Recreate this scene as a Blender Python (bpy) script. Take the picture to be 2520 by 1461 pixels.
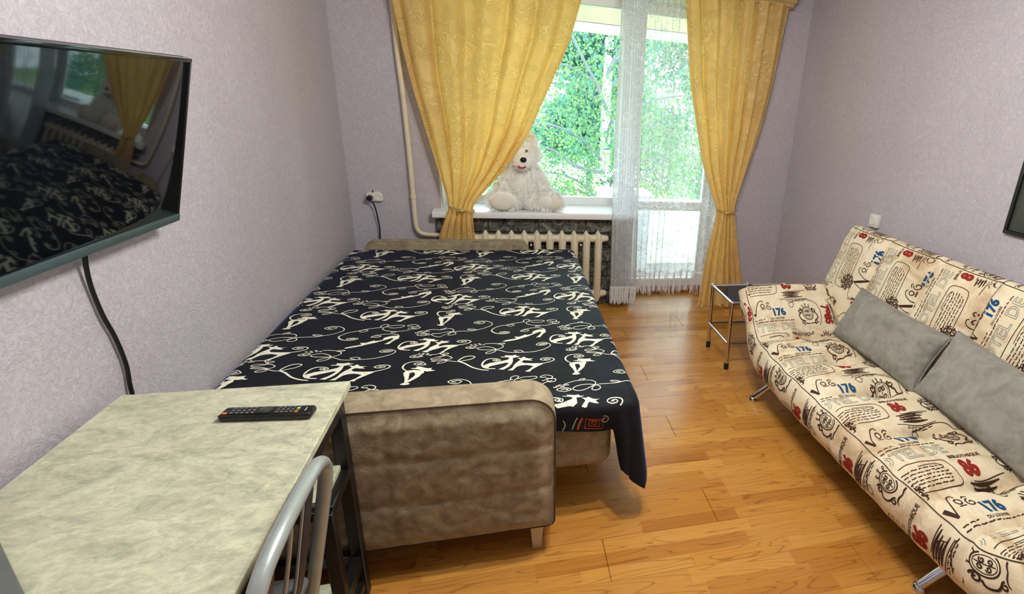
import bpy, bmesh, math, random
from mathutils import Vector, Matrix, noise
from mathutils.geometry import tessellate_polygon

for o in list(bpy.data.objects):
    bpy.data.objects.remove(o, do_unlink=True)
scene = bpy.context.scene
COL = scene.collection

# ------------------------------------------------------------------ camera
W_PX, H_PX = 2520, 1461
F_PX, CX_PX, CY_PX = 1279.105, 1611.916, 713.166       # the photo is an off-centre crop: lens shift
R_ = Vector((0.96338596, -0.25897316, 0.06942899))
U_ = Vector((0.02342387, 0.33925325, 0.94040340))
F_ = Vector((0.26709326, 0.90434514, -0.33289797))
cam_d = bpy.data.cameras.new('camera')
cam = bpy.data.objects.new('camera', cam_d)
COL.objects.link(cam)
cam_d.sensor_fit = 'HORIZONTAL'
cam_d.sensor_width = 36.0
cam_d.lens = F_PX / W_PX * 36.0
cam_d.shift_x = (W_PX / 2 - CX_PX) / W_PX
cam_d.shift_y = (CY_PX - H_PX / 2) / W_PX
cam_d.clip_start = 0.02
M = Matrix((R_, U_, -F_)).transposed().to_4x4()
M.translation = Vector((0, 0, 1.65))
cam.matrix_world = M
scene.camera = cam

# ------------------------------------------------------------------ world: bright overcast sky
world = bpy.data.worlds.new('overcast_sky')
scene.world = world
world.use_nodes = True
bg = world.node_tree.nodes['Background']
bg.inputs['Color'].default_value = (0.86, 0.95, 1.0, 1)
bg.inputs['Strength'].default_value = 8.0

# ------------------------------------------------------------------ exposure
vs = scene.view_settings
vs.view_transform = 'Standard'
vs.look = 'None'
vs.gamma = 1.0
vs.exposure = 0.36
vs.use_curve_mapping = False
try:
    scene.cycles.transparent_max_bounces = 24
    scene.cycles.max_bounces = 8
except Exception:
    pass

LAMP_POWER = 30.0           # watts per bulb of the ceiling lamp, built below
LAMP_COLOR = (1.0, 0.975, 0.90)

# ------------------------------------------------------------------ room numbers (metres)
XL, XR, YB, YN, ZC = -1.107, 2.381, 4.20, -1.40, 2.56
rnd = random.Random(7)
PI = math.pi

# ------------------------------------------------------------------ helpers
def link(o, parent=None):
    COL.objects.link(o)
    if parent is not None:
        o.parent = parent
    return o

def tag(o, label=None, cat=None, group=None, kind=None):
    if label: o['label'] = label
    if cat: o['category'] = cat
    if group: o['group'] = group
    if kind: o['kind'] = kind
    return o

def empty(name, loc=(0, 0, 0), label=None, cat=None, group=None):
    o = bpy.data.objects.new(name, None)
    o.empty_display_size = 0.05
    o.location = loc
    link(o)
    return tag(o, label, cat, group)

def mesh_obj(name, verts, faces, mat=None, parent=None, smooth=True, loc=None, autosmooth=None):
    me = bpy.data.meshes.new(name)
    me.from_pydata([tuple(v) for v in verts], [], faces)
    me.validate()
    me.update()
    if smooth:
        me.polygons.foreach_set('use_smooth', [True] * len(me.polygons))
        if autosmooth is not None:
            me.set_sharp_from_angle(angle=autosmooth)
    o = bpy.data.objects.new(name, me)
    if mat: me.materials.append(mat)
    link(o, parent)
    if parent is not None:
        # world-space coordinates were given: cancel the parent's offset
        o.matrix_parent_inverse = parent_world(parent).inverted()
    return o

def parent_world(p):
    m = p.matrix_basis.copy()
    q = p.parent
    mi = p.matrix_parent_inverse.copy()
    if q is not None:
        m = parent_world(q) @ mi @ m
    return m

class MB:
    """collects shapes in world space; build() links them as ONE mesh object"""
    def __init__(self):
        self.v = []; self.f = []
    def add(self, verts, faces):
        n = len(self.v)
        self.v += [tuple(p) for p in verts]
        self.f += [tuple(i + n for i in f) for f in faces]
        return self
    def box(self, x0, x1, y0, y1, z0, z1):
        v = [(x0,y0,z0),(x1,y0,z0),(x1,y1,z0),(x0,y1,z0),(x0,y0,z1),(x1,y0,z1),(x1,y1,z1),(x0,y1,z1)]
        return self.add(v, [(0,3,2,1),(4,5,6,7),(0,1,5,4),(1,2,6,5),(2,3,7,6),(3,0,4,7)])
    def rbox(self, x0, x1, y0, y1, z0, z1, r=0.01, seg=2):
        bm = bmesh.new()
        bmesh.ops.create_cube(bm, size=1)
        bmesh.ops.scale(bm, vec=(x1-x0, y1-y0, z1-z0), verts=bm.verts)
        bmesh.ops.translate(bm, vec=((x0+x1)/2, (y0+y1)/2, (z0+z1)/2), verts=bm.verts)
        bmesh.ops.bevel(bm, geom=bm.edges[:], offset=min(r, .49*min(x1-x0, y1-y0, z1-z0)), segments=seg, profile=.5, affect='EDGES')
        return self.bm(bm)
    def bm(self, bm, mat=None):
        if mat is not None: bmesh.ops.transform(bm, matrix=mat, verts=bm.verts)
        bm.verts.index_update()
        self.add([v.co[:] for v in bm.verts], [tuple(v.index for v in f.verts) for f in bm.faces])
        bm.free()
        return self
    def sphere(self, c, r, seg=16, rings=10, rot=None):
        bm = bmesh.new()
        bmesh.ops.create_uvsphere(bm, u_segments=seg, v_segments=rings, radius=1)
        if not hasattr(r, '__len__'): r = (r, r, r)
        m = Matrix.Translation(c) @ (rot.to_4x4() if rot is not None else Matrix()) @ Matrix.Diagonal((*r, 1))
        return self.bm(bm, m)
    def tube(self, pts, rad, seg=10, cap=True, closed=False):
        pts = [Vector(p) for p in pts]
        n = len(pts)
        R = rad if hasattr(rad, '__len__') else [rad] * n
        tans = []
        for i in range(n):
            if closed: t = pts[(i+1) % n] - pts[i-1]
            else: t = pts[min(i+1, n-1)] - pts[max(i-1, 0)]
            tans.append(t.normalized())
        up = Vector((0, 0, 1)) if abs(tans[0].z) < .9 else Vector((1, 0, 0))
        nrm = (up - tans[0] * up.dot(tans[0])).normalized()
        vs_, fs_ = [], []
        for i in range(n):
            nrm = (nrm - tans[i] * nrm.dot(tans[i])).normalized()
            b = tans[i].cross(nrm)
            for k in range(seg):
                a = 2 * PI * k / seg
                vs_.append(pts[i] + (nrm * math.cos(a) + b * math.sin(a)) * R[i])
        m = n if closed else n - 1
        for i in range(m):
            for k in range(seg):
                j = (i + 1) % n
                fs_.append((i*seg+k, i*seg+(k+1) % seg, j*seg+(k+1) % seg, j*seg+k))
        if cap and not closed:
            fs_.append(tuple(reversed(range(seg))))
            fs_.append(tuple((n-1)*seg + k for k in range(seg)))
        return self.add(vs_, fs_)
    def lathe(self, prof, c, axis='z', seg=20):
        vs_, fs_ = [], []
        for (r, h) in prof:
            for k in range(seg):
                a = 2*PI*k/seg
                x, y = r*math.cos(a), r*math.sin(a)
                p = {'z': (x, y, h), 'y': (x, h, y), 'x': (h, x, y)}[axis]
                vs_.append((c[0]+p[0], c[1]+p[1], c[2]+p[2]))
        for i in range(len(prof)-1):
            for k in range(seg):
                fs_.append((i*seg+k, i*seg+(k+1) % seg, (i+1)*seg+(k+1) % seg, (i+1)*seg+k))
        return self.add(vs_, fs_)
    def grid(self, fn, nu, nv):
        vs_ = [fn(i/nu, j/nv) for j in range(nv+1) for i in range(nu+1)]
        fs_ = [(j*(nu+1)+i, j*(nu+1)+i+1, (j+1)*(nu+1)+i+1, (j+1)*(nu+1)+i) for j in range(nv) for i in range(nu)]
        return self.add(vs_, fs_)
    def build(self, name, mat, parent=None, smooth=True, angle=0.7):
        return mesh_obj(name, self.v, self.f, mat, parent, smooth, autosmooth=angle)

def catmull(pts, per=8, closed=False):
    pts = [Vector(p) for p in pts]
    n = len(pts); out = []
    rng = range(n) if closed else range(n - 1)
    for i in rng:
        if closed: p0, p1, p2, p3 = pts[i-1], pts[i], pts[(i+1) % n], pts[(i+2) % n]
        else: p0, p1, p2, p3 = pts[max(i-1, 0)], pts[i], pts[i+1], pts[min(i+2, n-1)]
        for k in range(per):
            t = k / per
            out.append(.5*((2*p1) + (p2-p0)*t + (2*p0-5*p1+4*p2-p3)*t*t + (3*p1-p0-3*p2+p3)*t**3))
    if not closed: out.append(pts[-1])
    return out

def lerp(a, b, t): return a + (b - a) * t
def sstep(a, b, x):
    t = max(0., min(1., (x - a) / (b - a))); return t*t*(3-2*t)
def interp(tab, x):
    if x <= tab[0][0]: return tab[0][1]
    for (x0, y0), (x1, y1) in zip(tab, tab[1:]):
        if x <= x1: return lerp(y0, y1, (x-x0)/(x1-x0))
    return tab[-1][1]
def nz(x, y, z=0.): return noise.noise((x, y, z))

# ------------------------------------------------------------------ materials
def srgb(r, g, b):
    f = lambda c: (c/255/12.92) if c <= 10 else ((c/255+.055)/1.055)**2.4
    return (f(r), f(g), f(b), 1)

class Mat:
    def __init__(self, name, color=(.5, .5, .5, 1), rough=.5, metal=0., spec=.5, **kw):
        self.m = bpy.data.materials.new(name)
        self.m.use_nodes = True
        self.nt = self.m.node_tree
        self.b = self.nt.nodes['Principled BSDF']
        self.out = self.nt.nodes['Material Output']
        self.set('Base Color', color); self.set('Roughness', rough); self.set('Metallic', metal)
        self.set('Specular IOR Level', spec)
        for k, v in kw.items(): self.set(k.replace('_', ' '), v)
    def set(self, k, v): self.b.inputs[k].default_value = v
    def n(self, t, **kw):
        nd = self.nt.nodes.new(t)
        for k, v in kw.items():
            if k in nd.inputs.keys(): nd.inputs[k].default_value = v
            else:
                k2 = k.replace('_', ' ')
                if k2 in nd.inputs.keys(): nd.inputs[k2].default_value = v
                else: setattr(nd, k, v)
        return nd
    def l(self, a, b): self.nt.links.new(a, b); return self
    def pos(self, scale=(1, 1, 1), rot=(0, 0, 0), loc=(0, 0, 0), src='Position'):
        if src == 'Position': s = self.n('ShaderNodeNewGeometry').outputs['Position']
        else: s = self.n('ShaderNodeTexCoord').outputs[src]
        mp = self.n('ShaderNodeMapping')
        mp.inputs['Scale'].default_value = scale; mp.inputs['Rotation'].default_value = rot; mp.inputs['Location'].default_value = loc
        self.l(s, mp.inputs['Vector'])
        return mp.outputs['Vector']
    def noise(self, vec, scale=5., detail=4., rough=.55, dist=0.):
        t = self.n('ShaderNodeTexNoise')
        t.inputs['Scale'].default_value = scale; t.inputs['Detail'].default_value = detail
        t.inputs['Roughness'].default_value = rough; t.inputs['Distortion'].default_value = dist
        self.l(vec, t.inputs['Vector'])
        return t.outputs['Fac']
    def ramp(self, fac, stops):
        r = self.n('ShaderNodeValToRGB')
        e = r.color_ramp.elements
        while len(e) < len(stops): e.new(.5)
        for el, (p, c) in zip(e, stops):
            el.position = p; el.color = c if hasattr(c, '__len__') else (c, c, c, 1)
        self.l(fac, r.inputs['Fac'])
        return r.outputs['Color']
    def math(self, op, a, b=None, clamp=False):
        m = self.n('ShaderNodeMath'); m.operation = op; m.use_clamp = clamp
        for i, x in enumerate((a, b)):
            if x is None: continue
            if hasattr(x, 'is_linked') or hasattr(x, 'links'): self.l(x, m.inputs[i])
            else: m.inputs[i].default_value = x
        return m.outputs[0]
    def mix(self, fac, a, b, blend='MIX'):
        m = self.n('ShaderNodeMix'); m.data_type = 'RGBA'; m.blend_type = blend
        for i, x in ((0, fac), (6, a), (7, b)):
            if hasattr(x, 'links'): self.l(x, m.inputs[i])
            else: m.inputs[i].default_value = x
        return m.outputs[2]
    def bump(self, height, strength=.3, dist=.01):
        b = self.n('ShaderNodeBump')
        b.inputs['Strength'].default_value = strength; b.inputs['Distance'].default_value = dist
        self.l(height, b.inputs['Height'])
        self.l(b.outputs['Normal'], self.b.inputs['Normal'])
        return b.outputs['Normal']
    def color(self, c): self.l(c, self.b.inputs['Base Color']); return self
    def rough(self, c): self.l(c, self.b.inputs['Roughness']); return self

def simple(name, rgb, rough=.5, metal=0., spec=.5, var=.06, scale=40., bump=0.):
    """plain surface with a slight procedural unevenness"""
    m = Mat(name, srgb(*rgb), rough, metal, spec)
    v = m.pos(src='Object')
    f = m.noise(v, scale, 3)
    c = srgb(*rgb)
    m.color(m.ramp(f, [(.3, tuple(x*(1-var) for x in c[:3])+(1,)), (.7, tuple(min(1, x*(1+var)) for x in c[:3])+(1,))]))
    if bump: m.bump(f, bump, .002)
    return m.m

def mat_wallpaper():
    m = Mat('wallpaper', rough=.55, spec=.35)
    v = m.pos()
    big = m.noise(v, 1.3, 3)
    fib = m.noise(v, 26, 5, .62, 3.5)
    fib2 = m.noise(v, 70, 4, .6, 2.0)
    c = m.ramp(big, [(.3, srgb(191, 185, 197)), (.7, srgb(201, 196, 207))])
    c2 = m.ramp(fib, [(.40, srgb(175, 170, 182)), (.62, srgb(211, 206, 217))])
    m.color(m.mix(.45, c, c2))
    h = m.math('ADD', m.math('MULTIPLY', fib, .8), m.math('MULTIPLY', fib2, .3))
    m.bump(h, .75, .007)
    return m.m

def mat_floor():
    m = Mat('laminate', rough=.2, spec=.5)
    g = m.n('ShaderNodeNewGeometry').outputs['Position']
    s = m.n('ShaderNodeSeparateXYZ'); m.l(g, s.inputs[0])
    X, Y = s.outputs['X'], s.outputs['Y']
    strip = m.math('FLOOR', m.math('DIVIDE', m.math('ADD', Y, 10.0), .2/3))
    def wn(a, b=None):
        w = m.n('ShaderNodeTexWhiteNoise'); w.noise_dimensions = '2D'
        cb = m.n('ShaderNodeCombineXYZ'); m.l(a, cb.inputs[0])
        if b is not None: m.l(b, cb.inputs[1])
        m.l(cb.outputs[0], w.inputs['Vector']); return w.outputs['Value']
    off = m.math('MULTIPLY', wn(strip), 7.0)
    block = m.math('FLOOR', m.math('DIVIDE', m.math('ADD', X, off), .43))
    rv = wn(strip, block)
    # grain: elongated distorted bands, shifted block by block
    cb = m.n('ShaderNodeCombineXYZ')
    m.l(m.math('ADD', m.math('MULTIPLY', X, .85), m.math('MULTIPLY', rv, 31.)), cb.inputs[0])
    m.l(m.math('ADD', m.math('MULTIPLY', Y, 10.0), m.math('MULTIPLY', rv, 17.)), cb.inputs[1])
    m.l(m.math('MULTIPLY', rv, 9.), cb.inputs[2])
    n1 = m.noise(cb.outputs[0], 1.25, 1.6, .45, .5)
    rings = m.math('ABSOLUTE', m.math('SINE', m.math('MULTIPLY', n1, 40.)))
    line = m.math('POWER', m.math('SUBTRACT', 1.0, rings), 5.0)
    fine = m.noise(cb.outputs[0], 11., 4, .6, .2)
    base = m.ramp(rv, [(0, srgb(182, 122, 50)), (.35, srgb(200, 142, 64)), (.7, srgb(208, 152, 74)), (1, srgb(170, 108, 44))])
    c = m.mix(m.math('MULTIPLY', line, .60), base, srgb(112, 60, 22))
    c = m.mix(m.math('MULTIPLY', m.math('SUBTRACT', fine, .35, True), .55), c, srgb(150, 92, 42))
    m.color(c)
    m.rough(m.math('ADD', .17, m.math('MULTIPLY', fine, .12)))
    m.bump(m.math('MULTIPLY', line, -.6), .12, .001)
    return m.m

def mat_stone():
    m = Mat('dark_stone', rough=.8, spec=.3)
    v = m.pos()
    a = m.noise(v, 16, 6, .65, 1.2); b = m.noise(v, 60, 5, .7)
    c = m.ramp(a, [(.32, srgb(48, 47, 44)), (.5, srgb(96, 94, 88)), (.68, srgb(158, 154, 142))])
    m.color(c); m.bump(m.math('ADD', a, m.math('MULTIPLY', b, .5)), 1.0, .02)
    return m.m

def mat_curtain():
    m = Mat('gold_jacquard', rough=.42, spec=.4)
    v = m.pos()
    w = m.noise(v, 4.2, 1.2, .4, 2.4)
    lines = m.math('SINE', m.math('MULTIPLY', w, 120.))
    patch = m.noise(v, 7., 2, .5, 1.0)
    mask = m.ramp(patch, [(.42, 0.), (.52, 1.)])
    h = m.math('MULTIPLY', lines, mask)
    c = m.ramp(lines, [(0.1, srgb(240, 206, 128)), (.9, srgb(252, 230, 172))])
    base = m.mix(m.math('MULTIPLY', mask, .8), srgb(246, 214, 140), c)
    m.color(base)
    nrm = m.bump(h, .42, .005)
    tr = m.n('ShaderNodeBsdfTranslucent'); m.l(m.mix(1., base, (1, .82, .46, 1), 'MULTIPLY'), tr.inputs['Color']); m.l(nrm, tr.inputs['Normal'])
    mx = m.n('ShaderNodeMixShader'); mx.inputs[0].default_value = .42
    m.l(m.b.outputs[0], mx.inputs[1]); m.l(tr.outputs[0], mx.inputs[2]); m.l(mx.outputs[0], m.out.inputs['Surface'])
    return m.m

def mat_lace(base=.30, gain=.36, name='lace_tulle'):
    m = Mat(name, srgb(240, 243, 246), .7)
    v = m.pos((1, .3, 1))
    vo = m.n('ShaderNodeTexVoronoi'); vo.inputs['Scale'].default_value = 9.0; m.l(v, vo.inputs['Vector'])
    d = vo.outputs['Distance']
    petal = m.math('SINE', m.math('MULTIPLY', d, 40.))
    flow = m.ramp(m.math('MULTIPLY', petal, m.math('LESS_THAN', d, .42)), [(.35, 0.), (.6, 1.)])
    vine = m.noise(v, 8.0, 2, .5, 1.6)
    vl = m.ramp(m.math('ABSOLUTE', m.math('SUBTRACT', vine, .5)), [(.0, 1.), (.035, 0.)])
    pat = m.math('MAXIMUM', flow, vl)
    fac = m.math('ADD', base, m.math('MULTIPLY', pat, gain))
    tr = m.n('ShaderNodeBsdfTranslucent'); tr.inputs['Color'].default_value = (.93, .95, .97, 1)
    mx = m.n('ShaderNodeMixShader'); mx.inputs[0].default_value = .55
    m.l(m.b.outputs[0], mx.inputs[1]); m.l(tr.outputs[0], mx.inputs[2])
    tp = m.n('ShaderNodeBsdfTransparent')
    m2 = m.n('ShaderNodeMixShader'); m.l(fac, m2.inputs[0])
    m.l(tp.outputs[0], m2.inputs[1]); m.l(mx.outputs[0], m2.inputs[2]); m.l(m2.outputs[0], m.out.inputs['Surface'])
    return m.m

def mat_glass():
    m = Mat('window_glass', rough=.02)
    tp = m.n('ShaderNodeBsdfTransparent'); tp.inputs['Color'].default_value = (.93, .98, .97, 1)
    gl = m.n('ShaderNodeBsdfGlossy'); gl.inputs['Roughness'].default_value = .02
    fr = m.n('ShaderNodeFresnel'); fr.inputs['IOR'].default_value = 1.5
    mx = m.n('ShaderNodeMixShader'); m.l(fr.outputs[0], mx.inputs[0]); m.l(tp.outputs[0], mx.inputs[1]); m.l(gl.outputs[0], mx.inputs[2])
    m.l(mx.outputs[0], m.out.inputs['Surface'])
    return m.m

def mat_velour(name, c1, c2, scale=9., rough=.85, bump=.5, sheen=.35):
    m = Mat(name, rough=rough, spec=.2)
    v = m.pos()
    a = m.noise(v, scale, 4, .6, .8); b = m.noise(v, 180, 3, .7)
    m.color(m.ramp(a, [(.35, srgb(*c1)), (.65, srgb(*c2))]))
    m.set('Sheen Weight', sheen); m.set('Sheen Roughness', .5); m.set('Sheen Tint', srgb(*c2))
    m.bump(m.math('ADD', a, m.math('MULTIPLY', b, .35)), bump, .004)
    return m.m

def mat_blanket():
    m = Mat('navy_fleece', rough=.7, spec=.25)
    v = m.pos()
    a = m.noise(v, 3.5, 4, .6, .5); b = m.noise(v, 320, 2, .7)
    m.color(m.ramp(a, [(.3, srgb(8, 9, 14)), (.7, srgb(14, 18, 30))]))
    m.set('Sheen Weight', .30); m.set('Sheen Roughness', .28); m.set('Sheen Tint', (.16, .32, .85, 1))
    m.bump(m.math('ADD', a, m.math('MULTIPLY', b, .3)), .35, .006)
    return m.m

def mat_print(name, rgb, rough=.8):
    m = Mat(name, srgb(*rgb), rough, spec=.2)
    f = m.noise(m.pos(), 60, 3)
    c = srgb(*rgb)
    m.color(m.ramp(f, [(.3, tuple(x*.82 for x in c[:3])+(1,)), (.6, c)]))
    return m.m

def mat_sofa():
    m = Mat('cream_canvas', rough=.75, spec=.25)
    v = m.pos()
    a = m.noise(v, 7, 4, .6, .4); w = m.noise(v, 420, 2, .6); st = m.noise(v, 3.2, 5, .7, 1.2)
    c = m.ramp(a, [(.3, srgb(224, 206, 174)), (.6, srgb(240, 228, 202))])
    stain = m.ramp(st, [(.50, 0.), (.66, 1.)])
    m.color(m.mix(m.math('MULTIPLY', stain, .78), c, srgb(190, 158, 120)))
    m.bump(m.math('ADD', m.math('MULTIPLY', m.noise(v, 16, 3, .5, 1.0), 1.0), m.math('MULTIPLY', w, .2)), .45, .007)
    return m.m

def mat_tabletop():
    m = Mat('stone_laminate', rough=.42, spec=.4)
    v = m.pos((1, 1.6, 1), (0, 0, .5))
    a = m.noise(v, 7, 7, .68, 1.6); b = m.noise(v, 38, 6, .7, 1.0)
    c = m.ramp(a, [(.33, srgb(154, 157, 138)), (.48, srgb(196, 199, 174)), (.62, srgb(220, 222, 196))])
    m.color(m.mix(.35, c, m.ramp(b, [(.38, srgb(144, 147, 128)), (.62, srgb(222, 224, 200))])))
    m.bump(m.math('ADD', a, m.math('MULTIPLY', b, .6)), .25, .002)
    return m.m

def mat_bark():
    m = Mat('birch_bark', rough=.8, spec=.2)
    v = m.pos((2, 2, 6))
    a = m.noise(v, 1.6, 4, .6)
    m.color(m.ramp(a, [(.54, srgb(176, 190, 196)), (.62, srgb(40, 44, 46))]))
    return m.m

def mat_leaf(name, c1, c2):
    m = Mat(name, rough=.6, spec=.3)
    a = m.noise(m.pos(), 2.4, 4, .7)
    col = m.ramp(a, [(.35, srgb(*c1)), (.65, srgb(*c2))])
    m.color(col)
    tr = m.n('ShaderNodeBsdfTranslucent'); m.l(col, tr.inputs['Color'])
    mx = m.n('ShaderNodeMixShader'); mx.inputs[0].default_value = .5
    m.l(m.b.outputs[0], mx.inputs[1]); m.l(tr.outputs[0], mx.inputs[2]); m.l(mx.outputs[0], m.out.inputs['Surface'])
    return m.m

def mat_emit(name, rgb, s):
    m = Mat(name, (1, 1, 1, 1))
    m.set('Emission Color', (*rgb, 1)); m.set('Emission Strength', s)
    return m.m

M_wall = mat_wallpaper(); M_floor = mat_floor(); M_stone = mat_stone()
M_curtain = mat_curtain(); M_lace = mat_lace(); M_lace2 = mat_lace(.76, .18, 'gathered_lace'); M_glass = mat_glass()
M_ceil = simple('ceiling_paint', (238, 236, 230), .8)
M_pvc = simple('white_plastic_frame', (240, 243, 244), .35, var=.02)
M_cream = simple('cream_enamel', (226, 216, 190), .45, var=.06, scale=12, bump=.15)
M_cornice = simple('gold_cornice', (196, 168, 106), .45, var=.08, scale=15)
M_black = simple('black_metal', (14, 14, 14), .4, var=.1)
M_blackpl = simple('black_plastic', (12, 12, 13), .3, var=.1)
M_whitepl = simple('white_socket_plastic', (232, 231, 224), .35, var=.02)
M_chrome = simple('chrome', (220, 222, 226), .12, metal=1., var=.03)
M_silver = simple('silver_tube', (172, 183, 184), .30, metal=.35, var=.05)
M_rubber = simple('black_rubber', (16, 16, 16), .8)
M_velour = mat_velour('taupe_velour', (134, 121, 99), (168, 155, 131), 16., .85, .8)
M_cush = mat_velour('grey_velvet', (128, 126, 120), (150, 148, 142), scale=14, sheen=.5)
M_blanket = mat_blanket(); M_sofa = mat_sofa(); M_top = mat_tabletop()
M_seam = simple('dark_seam', (70, 56, 42), .8)
M_greypl = simple('grey_chair_panel', (96, 98, 98), .5, var=.08)
M_wood = simple('beech_leg', (214, 196, 160), .5, var=.08)
M_bark = mat_bark(); M_branch = simple('branch_bark', (84, 92, 98), .8)
M_screen = Mat('tv_screen', (.002, .003, .005, 1), .05, spec=.32, Specular_Tint=(.75, .95, 1, 1)).m
M_bezel = simple('tv_bezel', (78, 98, 102), .28, metal=.3, var=.05)
M_fur = simple('white_fur', (252, 252, 248), .8, var=.03, scale=20)
M_furpad = simple('foot_pad_suede', (240, 236, 222), .85, var=.04)
M_red = simple('red_felt', (176, 30, 40), .7)
M_loggia = simple('loggia_plaster', (236, 234, 222), .8, var=.05, scale=4)
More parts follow.
